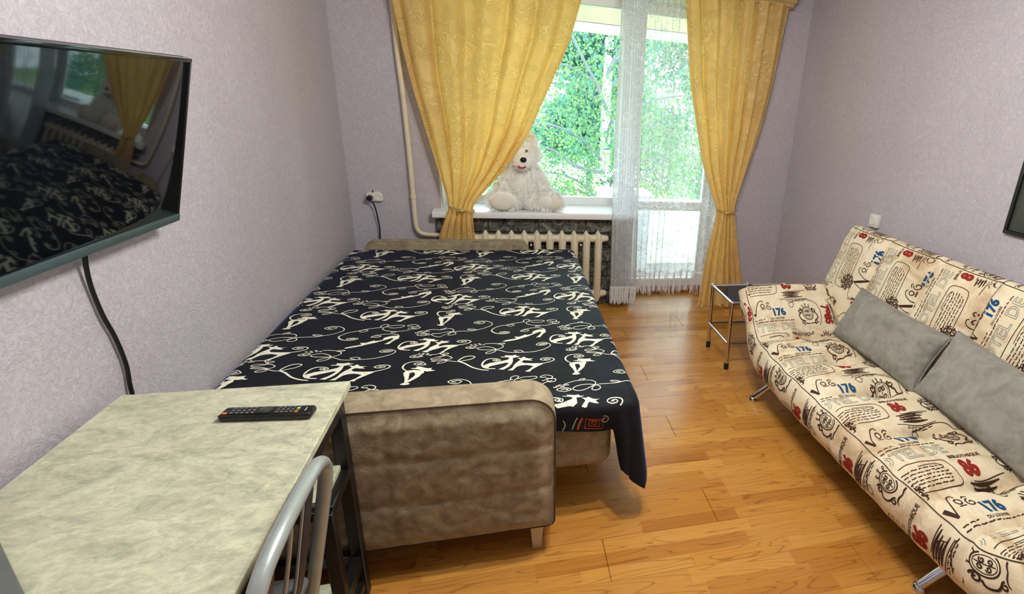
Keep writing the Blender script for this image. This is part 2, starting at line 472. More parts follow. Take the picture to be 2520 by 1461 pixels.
MOTIF={
 'pair':[
  ('p',0,[(0,0),(0.01,-0.004),(0.037,0.014),(0.083,0.025),(0.111,0.038),(0.119,0.054),(0.132,0.053),(0.132,0.02),(0.127,-0.004),(0.115,-0.03),(0.093,-0.055),(0.072,-0.049),(0.097,-0.028),(0.111,-0.005),(0.115,0.006),(0.103,0.009),(0.055,-0.009),(0.037,-0.017),(0.03,-0.024),(0.034,-0.032),(0.06,-0.038),(0.059,-0.044),(0.034,-0.039),(0.016,-0.031),(0.006,-0.019)]),
  ('s',[0.009, 0.011, 0.01, 0.009, 0.008, 0.007, 0.006, 0.006, 0.006, 0.006, 0.006],[(0.005,0),(0.005,0.012),(0.011,0.033),(0.023,0.049),(0.038,0.055),(0.06,0.052),(0.074,0.044),(0.079,0.035),(0.073,0.028),(0.059,0.03),(0.049,0.034)]),
  ('s',0.006,[(0.049,0.034),(0.05,0.041),(0.058,0.043),(0.068,0.039),(0.067,0.034),(0.06,0.036)]),
  ('p',0,[(0.08,0.068),(0.101,0.068),(0.097,0.08),(0.11,0.079),(0.124,0.076),(0.136,0.077),(0.145,0.082),(0.146,0.071),(0.165,0.067),(0.149,0.057),(0.136,0.053),(0.117,0.055),(0.103,0.061),(0.081,0.063)]),
  ('p',0,[(0.15,0.048),(0.158,0.051),(0.169,0.045),(0.175,0.056),(0.181,0.057),(0.19,0.044),(0.2,0.038),(0.222,0.038),(0.204,0.031),(0.217,0.017),(0.199,0.019),(0.18,0.025),(0.172,0.017),(0.17,0.008),(0.179,-0.003),(0.216,-0.01),(0.254,-0.013),(0.258,-0.021),(0.236,-0.04),(0.217,-0.059),(0.207,-0.07),(0.201,-0.085),(0.18,-0.081),(0.2,-0.063),(0.212,-0.043),(0.217,-0.035),(0.187,-0.022),(0.166,-0.024),(0.15,-0.032),(0.139,-0.049),(0.131,-0.066),(0.109,-0.063),(0.118,-0.055),(0.128,-0.044),(0.132,-0.033),(0.136,-0.015),(0.147,0.006),(0.165,0.031),(0.159,0.041)]),
  ('s',[0.008, 0.007, 0.007, 0.007, 0.007, 0.007, 0.007, 0.006, 0.006, 0.006],[(0.251,-0.016),(0.278,-0.008),(0.302,0.005),(0.31,0.019),(0.303,0.031),(0.281,0.038),(0.261,0.036),(0.25,0.026),(0.256,0.018),(0.27,0.013)]),
  ('s',0.006,[(0.27,0.013),(0.285,0.015),(0.291,0.021),(0.283,0.028),(0.274,0.027),(0.266,0.024),(0.278,0.022)]),
 ],
 'sit':[
  ('s',[0.006, 0.008, 0.009, 0.009, 0.008, 0.007, 0.006, 0.006, 0.006, 0.006],[(-0.009,0.112),(-0.022,0.126),(-0.029,0.143),(-0.029,0.158),(-0.022,0.176),(-0.005,0.189),(0.016,0.192),(0.036,0.191),(0.048,0.181),(0.056,0.171)]),
  ('s',0.0065,[(0.056,0.171),(0.045,0.162),(0.031,0.16),(0.017,0.162),(0.011,0.17),(0.021,0.179),(0.034,0.179),(0.041,0.175),(0.034,0.169),(0.024,0.168)]),
  ('p',0,[(0.023,0.148),(0.04,0.146),(0.056,0.142),(0.07,0.142),(0.084,0.144),(0.079,0.133),(0.085,0.124),(0.099,0.116),(0.091,0.113),(0.077,0.117),(0.066,0.114),(0.043,0.118),(0.024,0.125),(0.011,0.127),(0.001,0.132),(0.02,0.133),(0.026,0.14)]),
  ('p',0,[(-0.014,0.109),(-0.003,0.114),(0.018,0.118),(0.042,0.114),(0.045,0.118),(0.055,0.116),(0.057,0.101),(0.049,0.086),(0.045,0.069),(0.037,0.054),(0.021,0.032),(0.008,0.016),(0.019,0.009),(0.013,0.002),(0.001,-0.001),(-0.017,0.003),(-0.014,0.01),(-0.005,0.015),(-0.004,0.024),(-0.005,0.039),(-0.009,0.058),(-0.017,0.084),(-0.019,0.095)]),
  ('h',0,[(0.005,0.092),(0.013,0.097),(0.022,0.096),(0.026,0.087),(0.027,0.073),(0.022,0.059),(0.015,0.047),(0.007,0.034),(0.006,0.041),(0.007,0.054),(0.006,0.07)]),
 ],
 'stalk':[
  ('p',0,[(0,0),(0.007,0.007),(0.028,0.016),(0.051,0.023),(0.064,0.028),(0.054,0.043),(0.055,0.047),(0.077,0.045),(0.097,0.061),(0.107,0.068),(0.112,0.06),(0.128,0.066),(0.142,0.077),(0.139,0.088),(0.143,0.097),(0.161,0.111),(0.181,0.116),(0.193,0.113),(0.204,0.105),(0.205,0.08),(0.193,0.068),(0.182,0.045),(0.174,0.026),(0.155,0.026),(0.171,0.05),(0.184,0.079),(0.176,0.089),(0.168,0.084),(0.153,0.072),(0.119,0.045),(0.091,0.029),(0.064,0.012),(0.028,0),(0.011,-0.004)]),
  ('s',[0.009, 0.008, 0.006, 0.006, 0.006, 0.006, 0.006, 0.006],[(0.203,0.098),(0.197,0.12),(0.183,0.131),(0.156,0.139),(0.126,0.136),(0.102,0.127),(0.084,0.11),(0.093,0.104)]),
  ('s',0.006,[(0.093,0.104),(0.11,0.103),(0.123,0.112),(0.12,0.121),(0.108,0.121),(0.096,0.117)]),
 ],
 'vineA':[
  ('s',0.006,[(0.005,0.082),(0.024,0.086),(0.032,0.098),(0.024,0.105),(0.005,0.108),(-0.01,0.104),(-0.014,0.096),(-0.006,0.09),(0.013,0.091),(0.021,0.097),(0.01,0.1),(-0.002,0.097)]),
  ('s',[0.006, 0.007, 0.009, 0.008, 0.006, 0.006, 0.006, 0.006, 0.006],[(0.005,0.082),(-0.017,0.084),(-0.04,0.1),(-0.053,0.126),(-0.045,0.149),(-0.023,0.172),(0.016,0.188),(0.053,0.206),(0.111,0.219)]),
  ('s',0.006,[(0.017,0.184),(0.03,0.192),(0.046,0.194),(0.054,0.186),(0.044,0.174),(0.03,0.172),(0.019,0.18)]),
 ],
 'vineA2':[
  ('s',0.006,[(0.103,0.217),(0.102,0.237),(0.118,0.251),(0.133,0.245),(0.129,0.23),(0.117,0.213),(0.115,0.198),(0.129,0.182),(0.154,0.17),(0.187,0.165),(0.221,0.168),(0.246,0.182),(0.266,0.189)]),
  ('s',0.006,[(0.127,0.219),(0.148,0.234),(0.177,0.236),(0.2,0.234),(0.206,0.222),(0.19,0.21),(0.162,0.206),(0.139,0.213)]),
  ('s',0.006,[(0.185,0.165),(0.17,0.164),(0.158,0.157),(0.169,0.152),(0.183,0.161)]),
  ('s',0.006,[(0.242,0.223),(0.23,0.219),(0.22,0.225),(0.233,0.237),(0.254,0.235),(0.269,0.222),(0.266,0.209),(0.248,0.202),(0.226,0.191)]),
  ('s',0.006,[(0.24,0.214),(0.258,0.205),(0.281,0.201),(0.274,0.182),(0.253,0.18),(0.246,0.196)]),
 ],
 'vineB':[
  ('s',0.006,[(-0.079,-0.015),(-0.057,-0.015),(-0.025,-0.022),(-0.003,-0.037),(0.003,-0.055),(-0.008,-0.069),(-0.026,-0.079),(-0.059,-0.079),(-0.094,-0.073),(-0.109,-0.063),(-0.099,-0.049),(-0.071,-0.046),(-0.046,-0.058),(-0.031,-0.074),(-0.029,-0.091),(-0.038,-0.106),(-0.058,-0.116),(-0.072,-0.112),(-0.067,-0.101),(-0.048,-0.091),(-0.028,-0.085),(-0.003,-0.098),(0.018,-0.113),(0.048,-0.12),(0.085,-0.121),(0.119,-0.122),(0.155,-0.114),(0.193,-0.093),(0.215,-0.068),(0.213,-0.048),(0.194,-0.032)]),
  ('s',0.006,[(0.194,-0.032),(0.167,-0.033),(0.152,-0.051),(0.166,-0.06),(0.19,-0.058),(0.202,-0.046),(0.185,-0.042),(0.165,-0.049),(0.179,-0.052),(0.191,-0.049)]),
  ('s',0.006,[(0.075,-0.12),(0.052,-0.107),(0.057,-0.099),(0.075,-0.099),(0.089,-0.11),(0.085,-0.118)]),
  ('s',0.006,[(-0.023,-0.024),(-0.003,-0.018),(0.011,-0.024),(-0.003,-0.029),(-0.021,-0.027)]),
  ('s',0.006,[(-0.111,-0.046),(-0.123,-0.055),(-0.144,-0.056),(-0.161,-0.047),(-0.148,-0.037),(-0.131,-0.031),(-0.12,-0.036),(-0.129,-0.048),(-0.144,-0.047),(-0.138,-0.04)]),
  ('s',0.009,[(-0.144,-0.017),(-0.134,-0.02)]),
  ('s',0.009,[(-0.127,-0.013),(-0.116,-0.017)]),
  ('s',0.009,[(-0.109,-0.009),(-0.099,-0.013)]),
  ('s',0.009,[(-0.121,-0.028),(-0.11,-0.029)]),
  ('s',0.009,[(-0.104,-0.021),(-0.093,-0.022)]),
  ('s',0.009,[(-0.089,-0.021),(-0.079,-0.024)]),
 ],
 'vineC':[
  ('s',0.006,[(-0.216,0.141),(-0.197,0.142),(-0.179,0.138),(-0.168,0.121),(-0.155,0.108),(-0.167,0.106),(-0.193,0.109),(-0.212,0.098),(-0.197,0.091),(-0.169,0.099),(-0.151,0.105),(-0.134,0.095),(-0.123,0.082),(-0.13,0.071),(-0.144,0.068),(-0.17,0.079),(-0.193,0.082),(-0.206,0.077),(-0.183,0.069),(-0.155,0.066),(-0.141,0.06),(-0.146,0.046),(-0.163,0.039),(-0.179,0.044),(-0.167,0.056),(-0.143,0.058),(-0.115,0.045),(-0.093,0.041)]),
  ('s',0.006,[(-0.166,0.125),(-0.156,0.131),(-0.14,0.125),(-0.151,0.117),(-0.164,0.121)]),
  ('s',[0.008, 0.008, 0.008, 0.008, 0.007, 0.007, 0.007],[(-0.094,0.044),(-0.092,0.057),(-0.075,0.082),(-0.055,0.092),(-0.034,0.089),(-0.03,0.078),(-0.044,0.061)]),
  ('s',[0.007, 0.007, 0.01, 0.011, 0.01, 0.009, 0.008],[(-0.044,0.061),(-0.083,0.045),(-0.092,0.043),(-0.067,0.022),(-0.035,-0.015),(0.001,-0.04),(0.033,-0.051)]),
  ('s',0.006,[(-0.244,0.117),(-0.255,0.105),(-0.277,0.101),(-0.296,0.11),(-0.286,0.123),(-0.266,0.127),(-0.25,0.12),(-0.263,0.11),(-0.282,0.112),(-0.274,0.118)]),
  ('s',0.009,[(-0.266,0.141),(-0.258,0.141)]),
  ('s',0.009,[(-0.251,0.143),(-0.24,0.141)]),
  ('s',0.009,[(-0.234,0.147),(-0.223,0.144)]),
  ('s',0.009,[(-0.253,0.13),(-0.243,0.131)]),
  ('s',0.009,[(-0.236,0.133),(-0.213,0.134)]),
 ],
 'vineD':[
  ('s',0.006,[(-0.084,-0.052),(-0.064,-0.041),(-0.04,-0.031),(-0.011,-0.03),(0.025,-0.038),(0.043,-0.057),(0.04,-0.074),(0.021,-0.09),(-0.01,-0.105),(-0.035,-0.106),(-0.052,-0.094),(-0.044,-0.079),(-0.018,-0.069),(0.011,-0.07),(0.039,-0.08),(0.056,-0.094),(0.054,-0.11),(0.037,-0.116),(0.022,-0.109),(0.03,-0.091),(0.05,-0.079),(0.084,-0.077),(0.123,-0.076),(0.152,-0.065),(0.184,-0.051),(0.212,-0.028),(0.222,-0.004),(0.209,0.02),(0.185,0.036)]),
  ('s',0.006,[(0.185,0.036),(0.16,0.038),(0.142,0.031),(0.134,0.02),(0.146,0.008),(0.169,0.003),(0.185,0.02),(0.168,0.028),(0.147,0.021),(0.165,0.013)]),
  ('s',0.006,[(0.152,-0.065),(0.131,-0.054),(0.107,-0.055),(0.122,-0.066),(0.148,-0.066)]),
  ('s',0.006,[(-0.021,-0.029),(-0.012,-0.018),(0.007,-0.018),(-0.005,-0.027)]),
  ('s',0.006,[(-0.117,-0.095),(-0.112,-0.083),(-0.094,-0.081),(-0.073,-0.082),(-0.059,-0.093),(-0.072,-0.102),(-0.094,-0.106),(-0.115,-0.097)]),
  ('s',0.006,[(-0.101,-0.095),(-0.086,-0.09),(-0.072,-0.09),(-0.079,-0.097)]),
  ('s',0.009,[(-0.129,-0.071),(-0.114,-0.071)]),
  ('s',0.009,[(-0.118,-0.062),(-0.104,-0.064)]),
  ('s',0.009,[(-0.108,-0.055),(-0.094,-0.058)]),
  ('s',0.009,[(-0.091,-0.058),(-0.065,-0.059)]),
  ('s',0.009,[(-0.101,-0.07),(-0.083,-0.07)]),
 ],
}
# =================================================================== THE SETTING
# ---- floor: laminate boards, each its own piece
fl = MB().box(XL-.2, XR+.2, YN-.2, 4.62, -.08, -.012).build('floor', simple('subfloor', (40, 26, 16), .9), None, False)
tag(fl, kind='structure')
ROW = .2025
GAP = .0009
def plank(x0, x1, y0, y1):
    b = .0012
    v = [(x0, y0, -.012), (x1, y0, -.012), (x1, y1, -.012), (x0, y1, -.012),
         (x0+GAP, y0+GAP*.3, -b), (x1-GAP, y0+GAP*.3, -b), (x1-GAP, y1-GAP*.3, -b), (x0+GAP, y1-GAP*.3, -b),
         (x0+GAP+b, y0+b*.6, 0), (x1-GAP-b, y0+b*.6, 0), (x1-GAP-b, y1-b*.6, 0), (x0+GAP+b, y1-b*.6, 0)]
    f = [(8, 9, 10, 11)] + [(i, (i+1) % 4, 4+(i+1) % 4, 4+i) for i in range(4)] + [(4+i, 4+(i+1) % 4, 8+(i+1) % 4, 8+i) for i in range(4)]
    mesh_obj('plank', v, f, M_floor, fl, smooth=False)
k0 = int(math.floor((YN - 1.2) / ROW))
for k in range(k0, 17):
    y0 = 1.2 + k*ROW; y1 = y0 + ROW
    if y1 > 4.6: y1 = 4.6
    ph = [1.33, .33, .83][k % 3]
    cuts = [XL] + [c for c in [ph + 1.5*i for i in range(-3, 3)] if XL+.05 < c < XR-.05] + [XR]
    for a, b in zip(cuts, cuts[1:]): plank(a, b, y0, y1)

# ---- walls
def wallmesh(name, boxes, mat):
    mb = MB()
    for b in boxes: mb.box(*b)
    return tag(mb.build(name, mat, None, False), kind='structure')
wallmesh('wall_left', [(XL-.15, XL, YN-.15, YB+.4, -.05, ZC+.05)], M_wall)
wallmesh('wall_right', [(XR, XR+.15, YN-.15, YB+.4, -.05, ZC+.05)], M_wall)
wallmesh('wall_near', [(XL-.15, XR+.15, YN-.15, YN, -.05, ZC+.05)], M_wall)
wallmesh('ceiling', [(XL-.15, XR+.15, YN-.15, YB+.4, ZC, ZC+.12)], M_ceil)
OX0, OX1, OXD, OZ1 = -.49, 1.80, .985, 2.42          # window + balcony door opening
wb = wallmesh('wall_back', [(XL-.1, OX0, YB, YB+.4, -.05, ZC+.05), (OX1, XR+.1, YB, YB+.4, -.05, ZC+.05),
                            (OX0, OX1, YB, YB+.4, OZ1, ZC+.05), (OX0, OXD, YB, YB+.4, -.05, .76)], M_wall)
# white reveals of the opening
tag(MB().box(OX0-.004, OX0+.012, YB-.004, YB+.3, .79, OZ1).box(OX1-.012, OX1+.004, YB-.004, YB+.3, 0, OZ1)
    .box(OX0, OX1, YB-.004, YB+.3, OZ1-.012, OZ1+.004).build('trim_1', M_pvc, None, False), kind='structure')
# window sill board
tag(MB().rbox(-.55, .985, 4.08, 4.50, .757, .805, .008).build('trim_2', M_pvc, None), kind='structure')
# stone facing under the sill
def stone(x0, x1, z0, z1, y):
    bm = bmesh.new()
    bmesh.ops.create_cube(bm, size=1)
    bmesh.ops.scale(bm, vec=(x1-x0-.006, .045, z1-z0-.005), verts=bm.verts)
    bmesh.ops.bevel(bm, geom=bm.edges[:], offset=.008, segments=1, affect='EDGES')
    bmesh.ops.subdivide_edges(bm, edges=[e for e in bm.edges if e.calc_length() > .1], cuts=3, use_grid_fill=True)
    for v in bm.verts:
        if v.co.y < -.01: v.co.y += nz(v.co.x*14+x0*7, v.co.z*18+z0*9)*.010
    bmesh.ops.translate(bm, vec=((x0+x1)/2, y, (z0+z1)/2), verts=bm.verts)
    m = MB().bm(bm)
    return m.build('stone', M_stone, wb, True, .6)
RH = .126
for r in range(6):
    z0 = r*RH
    xs = [-.54, -.16, .22, .60, .985] if r % 2 == 1 else [-.54, -.35, .03, .41, .79, .985]
    for a, b in zip(xs, xs[1:]): stone(a, b, z0, z0+RH, 4.182 + .004*nz(a*9, z0*5))
def stone_return(y0, y1, z0, z1):
    m = MB().rbox(.965, .999, y0, y1-.005, z0, z1-.005, .006, 1); m.build('stone', M_stone, wb)
for r in range(6): stone_return(4.165, 4.46, r*RH, (r+1)*RH)

# ---- window and balcony door
WY = 4.50
def frame(mb, x0, x1, z0, z1, w, y0, y1):
    mb.rbox(x0, x0+w, y0, y1, z0, z1, .006, 1).rbox(x1-w, x1, y0, y1, z0, z1, .006, 1)
    mb.rbox(x0+w-.004, x1-w+.004, y0, y1, z0, z0+w, .006, 1).rbox(x0+w-.004, x1-w+.004, y0, y1, z1-w, z1, .006, 1)
win = empty('window_1', (.24, WY, .80)); tag(win, kind='structure')
mb = MB(); frame(mb, OX0+.01, .985, .80, OZ1-.01, .062, WY, WY+.06); mb.build('window_frame', M_pvc, win)
for (a, b) in ((OX0+.07, -.02), (.04, .925)):
    MB().box(a-.01, b+.01, WY+.026, WY+.034, .855, OZ1-.06).build('window_pane', M_glass, win, False)
MB().rbox(-.03, .05, WY-.004, WY+.062, .855, OZ1-.065, .006, 1).build('mullion', M_pvc, win)
door = empty('door_1', (1.38, WY, 0)); tag(door, kind='structure')
mb = MB(); frame(mb, .995, 1.79, .03, OZ1-.01, .075, WY-.01, WY+.06); mb.build('door_frame', M_pvc, door)
MB().box(1.06, 1.725, WY+.02, WY+.028, .09, .78).build('door_pane', M_glass, door, False)
MB().rbox(1.06, 1.725, WY-.005, WY+.05, .76, .84, .008).build('cross_rail', M_pvc, door)
MB().box(1.06, 1.725, WY+.02, WY+.028, .83, OZ1-.08).build('door_pane', M_glass, door, False)
MB().rbox(1.735, 1.755, WY-.05, WY-.03, 1.0, 1.13, .008).rbox(1.737, 1.753, WY-.04, WY, 1.09, 1.11, .004).build('door_handle', M_whitepl, door)
MB().rbox(.985, 1.80, 4.40, 4.56, -.005, .035, .01).build('threshold', simple('wood_threshold', (150, 84, 52), .4), door)

# ---- loggia outside
tag(MB().box(-1.6, 3.6, 4.60, 5.55, 2.56, 2.72).build('ceiling_loggia', M_loggia, None, False), kind='structure')
tag(MB().box(-1.6, 3.6, 4.60, 5.55, -.2, -.02).build('floor_loggia', simple('loggia_floor', (150, 150, 150), .8), None, False), kind='structure')
tag(MB().box(-1.6, 3.6, 5.42, 5.50, -.02, .66).build('wall_loggia', M_loggia, None, False), kind='structure')
tag(MB().box(-1.6, 3.6, 5.36, 5.52, 2.34, 2.47).build('trim_3', simple('loggia_beam', (222, 214, 186), .85, var=.1, scale=6, bump=.4), None, False), kind='structure')
tag(MB().box(-1.6, 3.6, 5.38, 5.50, 2.335, 2.342).build('trim_4', M_black, None, False), kind='structure')
tag(MB().box(-1.6, 3.6, 5.37, 5.45, 2.26, 2.335).box(-1.6, 3.6, 5.37, 5.45, .66, .70).build('trim_5', M_pvc, None, False), kind='structure')
tag(MB().box(-40, 40, 5.7, 60, -7.2, -7.0).build('ground', simple('lawn', (120, 150, 80), .9, var=.3, scale=1.), None, False), kind='structure')

# ---- curtain cornice (rail box)
cn = empty('curtain_cornice', (.70, 4.1, 2.43), 'long cream gold curtain cornice box mounted above the window', 'cornice')
MB().rbox(-.78, 2.15, 4.03, 4.12, 2.455, 2.50, .008).build('upper_moulding', M_cornice, cn)
MB().rbox(-.79, 2.16, 4.02, 4.14, 2.495, 2.55, .01).build('top_board', M_cornice, cn)
MB().rbox(-.78, 2.13, 4.035, 4.11, 2.425, 2.459, .008).build('lower_moulding', M_cornice, cn)
MB().box(-.78, 2.15, 4.11, 4.2, 2.46, 2.50).build('mounting_rail', M_cornice, cn, False)

# =================================================================== CURTAINS
def curtain(name, L, Rr, y0, nf, ph, label, tie, seedx, ybot=0., lowpress=0., foldamp=.030):
    root = empty(name, ((L[-1][1]+Rr[-1][1])/2, y0, L[-1][0]), label, 'curtain')
    zs0, zs1 = L[-1][0], L[0][0]
    Ls = sorted((z, x) for z, x in L); Rs = sorted((z, x) for z, x in Rr)
    def sm(tab, z): return (interp(tab, z-.05)+interp(tab, z)*2+interp(tab, z+.05))/4
    def fn(u, t):
        z = lerp(zs1, zs0, t)
        l, r = sm(Ls, z), sm(Rs, z)
        w = r - l
        tight = 1-min(1, abs(z-tie[2])/.5)
        uu = u + .018*math.sin(7*u+ph)+.012*nz(u*6+seedx, z*1.4)
        a = nf*2*PI*uu+ph
        amp = lerp(foldamp, .022, tight)*(0.75+.5*nz(u*3+seedx, z*1.1, 3))
        amp *= sstep(0, .04, 2.47-z)*.6+.4
        y = y0 + amp*(math.sin(a)+.22*math.sin(2.3*a+1.2+z)) + .010*nz(u*9+seedx, z*3)*(1-tight*.5)
        low = sstep(.72, .60, z)*lowpress
        y = lerp(y, y0 + (y-y0)*.35, low)
        y -= ybot*sstep(.9, .0, z)
        y -= .025*tight*math.sin(PI*u)
        x = l + w*u + .35*amp*math.cos(a)*sstep(0, .06, u)*sstep(0, .06, 1-u)
        if z < .05+zs0: z += .006*math.sin(a*1.3)
        return (x, y, z)
    MB().grid(fn, 220, 150).build('drape', M_curtain, root, True, None)
    # gathered heading along the top
    return root
cl = curtain('curtain', [(2.44, -.70), (2.164, -.682), (1.933, -.654), (1.691, -.613), (1.356, -.537), (1.052, -.464), (.90, -.428), (.842, -.418), (.742, -.465), (.635, -.504), (.3, -.55), (.02, -.57)],
        [(2.44, .55), (2.297, .51), (2.011, .431), (1.679, .278), (1.393, .148), (1.126, -.029), (.95, -.19), (.866, -.262), (.745, -.258), (.63, -.25), (.3, -.23), (.02, -.22)],
        4.03, 5.5, .4, 'wide golden jacquard curtain gathered to one side, beside the heating pipe', (-.34, 4.03, .85), 2., 0., 1., .040)
cr = curtain('curtain', [(2.44, 1.255), (2.382, 1.268), (2.039, 1.322), (1.844, 1.351), (1.554, 1.430), (1.247, 1.513), (1.0, 1.615), (.871, 1.682), (.75, 1.67), (.429, 1.619), (.02, 1.585)],
        [(2.44, 2.10), (2.414, 2.096), (2.164, 2.069), (1.868, 2.047), (1.493, 1.98), (1.164, 1.899), (.95, 1.84), (.874, 1.827), (.573, 1.904), (.198, 1.994), (.02, 2.03)],
        4.03, 6.0, 1.3, 'golden jacquard curtain tied at the waist beside the balcony door and side table', (1.755, 4.03, .87), 9., .04)
def tie(root, cx, w, z, y, tilt):
    pts = []
    for k in range(28):
        a = 2*PI*k/28
        pts.append((cx + w*math.cos(a), y + .052*math.sin(a), z + tilt*math.cos(a) + .004*math.sin(3*a)))
    t = MB().tube(pts, .0045, 6, closed=True).build('tie_cord', M_cornice, root)
    pts = [(p[0], p[1]-.002, p[2]-.010) for p in pts]
    MB().tube(pts, .0035, 6, closed=True).build('tie_cord', M_cornice, root)
    MB().sphere((cx, y-.060, z-.012), (.034, .013, .015), 16, 10).sphere((cx+.004, y-.070, z-.006), (.022, .010, .009), 12, 8).build('tie_clip', simple('gold_clip', (214, 190, 120), .25, metal=.6), root)
tie(cl, -.335, .088, .845, 4.025, -.02)
tie(cr, 1.757, .084, .865, 4.025, -.012)

# ---- lace
lc = empty('lace_curtain', (1.35, 4.14, .06), 'white sheer floral lace curtain with long fringe over the balcony door', 'curtain')
def lace_z(u): return .285 + .012*math.sin(u*23)
def lace(u, t):
    # looser part across the door
    z = lerp(2.45, lace_z(u), t)
    x = interp([(0, 1.02), (.30, 1.22), (.36, 1.26), (.62, 1.50), (.70, 1.56), (1, 1.94)], u)
    a = u*2*PI*9
    deep = .030 if (.28 < u < .40 or u > .60) else .014
    y = 4.145 + deep*math.sin(a*1.6 + .6*nz(u*9, z*.7)) + .010*nz(u*20, z*2)
    return (x + .010*math.cos(a*1.6), y, z)
def bundle(u, t):
    # tightly gathered edge hanging straight down to the floor
    z = lerp(2.45, .205, t)
    wv = lerp(.205, .240, t)
    x = .800 - .012*math.sin(PI*t) + wv*u
    a = u*2*PI*11
    yc = lerp(4.046, 4.135, sstep(.86, 1., u))      # in front of the sill end, then back to the door
    return (x + .006*math.cos(a), yc + .020*math.sin(a + .7*nz(u*8, z*.5)) + .006*nz(u*17, z), z)
MB().grid(lace, 260, 80).build('lace_panel', M_lace, lc, True, None)
MB().grid(bundle, 220, 60).build('gathered_panel', M_lace2, lc, True, None)
mbF = MB()
def threads(fn, n, lo, hi, spread):
    for i in range(n):
        u = (i+.5)/n
        p = Vector(fn(u, 1.0)); q = Vector((p.x + rnd.uniform(-spread, spread), p.y + rnd.uniform(-.006, .006), p.z - rnd.uniform(lo, hi)))
        md = (p+q)/2 + Vector((rnd.uniform(-.005, .005), rnd.uniform(-.004, .004), 0))
        w = .0015
        for ax in ((w, 0), (0, w)):
            vs_ = []
            for c in (p, md, q): vs_ += [(c.x-ax[0], c.y-ax[1], c.z), (c.x+ax[0], c.y+ax[1], c.z)]
            mbF.add(vs_, [(0, 1, 3, 2), (2, 3, 5, 4)])
threads(lace, 300, .15, .20, .010)
M_thread = simple('fringe_thread', (238, 238, 236), .8, var=.02)
fr_ = mbF.build('fringe', M_thread, lc, False); tag(fr_, kind='stuff')
mbF = MB()
threads(bundle, 240, .12, .165, .006)
fr_ = mbF.build('fringe', M_thread, lc, False); tag(fr_, kind='stuff')
def hem(u, t):
    p = lace(u, 1.0); return (p[0], p[1]-.002, p[2] + .018*(1-t) + .004*math.sin(u*400))
MB().grid(hem, 260, 1).build('scalloped_hem', M_lace2, lc)
# =================================================================== RADIATOR AND PIPE
rad = empty('radiator', (.21, 4.10, .05), 'cream cast iron radiator with upright columns below the window sill', 'radiator')
def rad_section(x, y):
    mb = MB()
    # front and back column: flattened tube with pointed crown and foot
    for dy in (-.029, .029):
        prof = [(.055, .004), (.085, .020), (.12, .026), (.20, .023), (.40, .023), (.54, .025), (.60, .026), (.632, .019), (.658, .004)]
        vs_, fs_, seg = [], [], 12
        for (z, r) in prof:
            for k in range(seg):
                a = 2*PI*k/seg
                vs_.append((x + r*math.cos(a)*(1+.12*math.cos(4*a)), y + dy + r*.85*math.sin(a), z))
        for i in range(len(prof)-1):
            for k in range(seg): fs_.append((i*seg+k, i*seg+(k+1) % seg, (i+1)*seg+(k+1) % seg, (i+1)*seg+k))
        fs_.append(tuple(range(seg))[::-1]); fs_.append(tuple((len(prof)-1)*seg+k for k in range(seg)))
        mb.add(vs_, fs_)
    for z in (.125, .600):
        mb.lathe([(.0, -.050), (.030, -.050), (.032, -.030), (.036, -.012), (.036, .012), (.032, .030), (.030, .050), (0, .050)], (x, y, z), 'x', 14)
    mb.rbox(x-.008, x+.008, y-.05, y+.05, .10, .63, .004, 1)
    return mb.build('section', M_cream, rad, True, .8)
xs_rad = [-.375+.0975*k for k in range(12)]
for x in xs_rad: rad_section(x, 4.100)
MB().lathe([(0, .0), (.026, 0), (.028, .02), (.02, .036), (0, .036)], (xs_rad[-1]+.045, 4.105, .600), 'x', 12).build('end_plug', M_cream, rad)
MB().lathe([(0, .0), (.026, 0), (.028, .02), (.02, .036), (0, .036)], (xs_rad[-1]+.045, 4.105, .125), 'x', 12).build('end_plug', M_cream, rad)
for x in (xs_rad[5]+.049, xs_rad[9]+.049):
    MB().sphere((x, 4.065, .553), .009, 10, 8).tube([(x, 4.065, .553), (x, 4.17, .553)], .006, 6).build('bracket_pin', M_cream, rad)
MB().tube([(-.375, 4.105, .125), (-.375, 4.16, .10), (-.375, 4.17, 0)], .015, 8).build('supply_stub', M_cream, rad)

pipe = empty('heating_pipe', (-.67, 4.15, .62), 'cream painted heating pipe running down the wall to the radiator', 'pipe')
pts = [(-.71, 4.160, ZC), (-.703, 4.160, 1.94), (-.688, 4.158, 1.6), (-.679, 4.155, 1.2), (-.676, 4.150, .80)]
bend = [(-.674, 4.148, .72), (-.668, 4.147, .665), (-.648, 4.146, .632), (-.61, 4.144, .618)]
tail = [(-.53, 4.140, .613), (-.46, 4.125, .607), (-.43, 4.108, .602)]
MB().tube(catmull(pts, 6), .0165, 12).build('riser', M_cream, pipe)
MB().tube(catmull([pts[-1]] + bend + tail, 6), .0165, 12).build('elbow', M_cream, pipe)
MB().lathe([(.0165, -.016), (.0205, -.012), (.0205, .012), (.0165, .016)], (-.676, 4.150, .90), 'z', 12).build('coupling', M_cream, pipe)
MB().tube([(-.70, 4.16, 1.9), (-.70, 4.2, 1.9)], .006, 6).build('pipe_clip', M_cream, pipe)

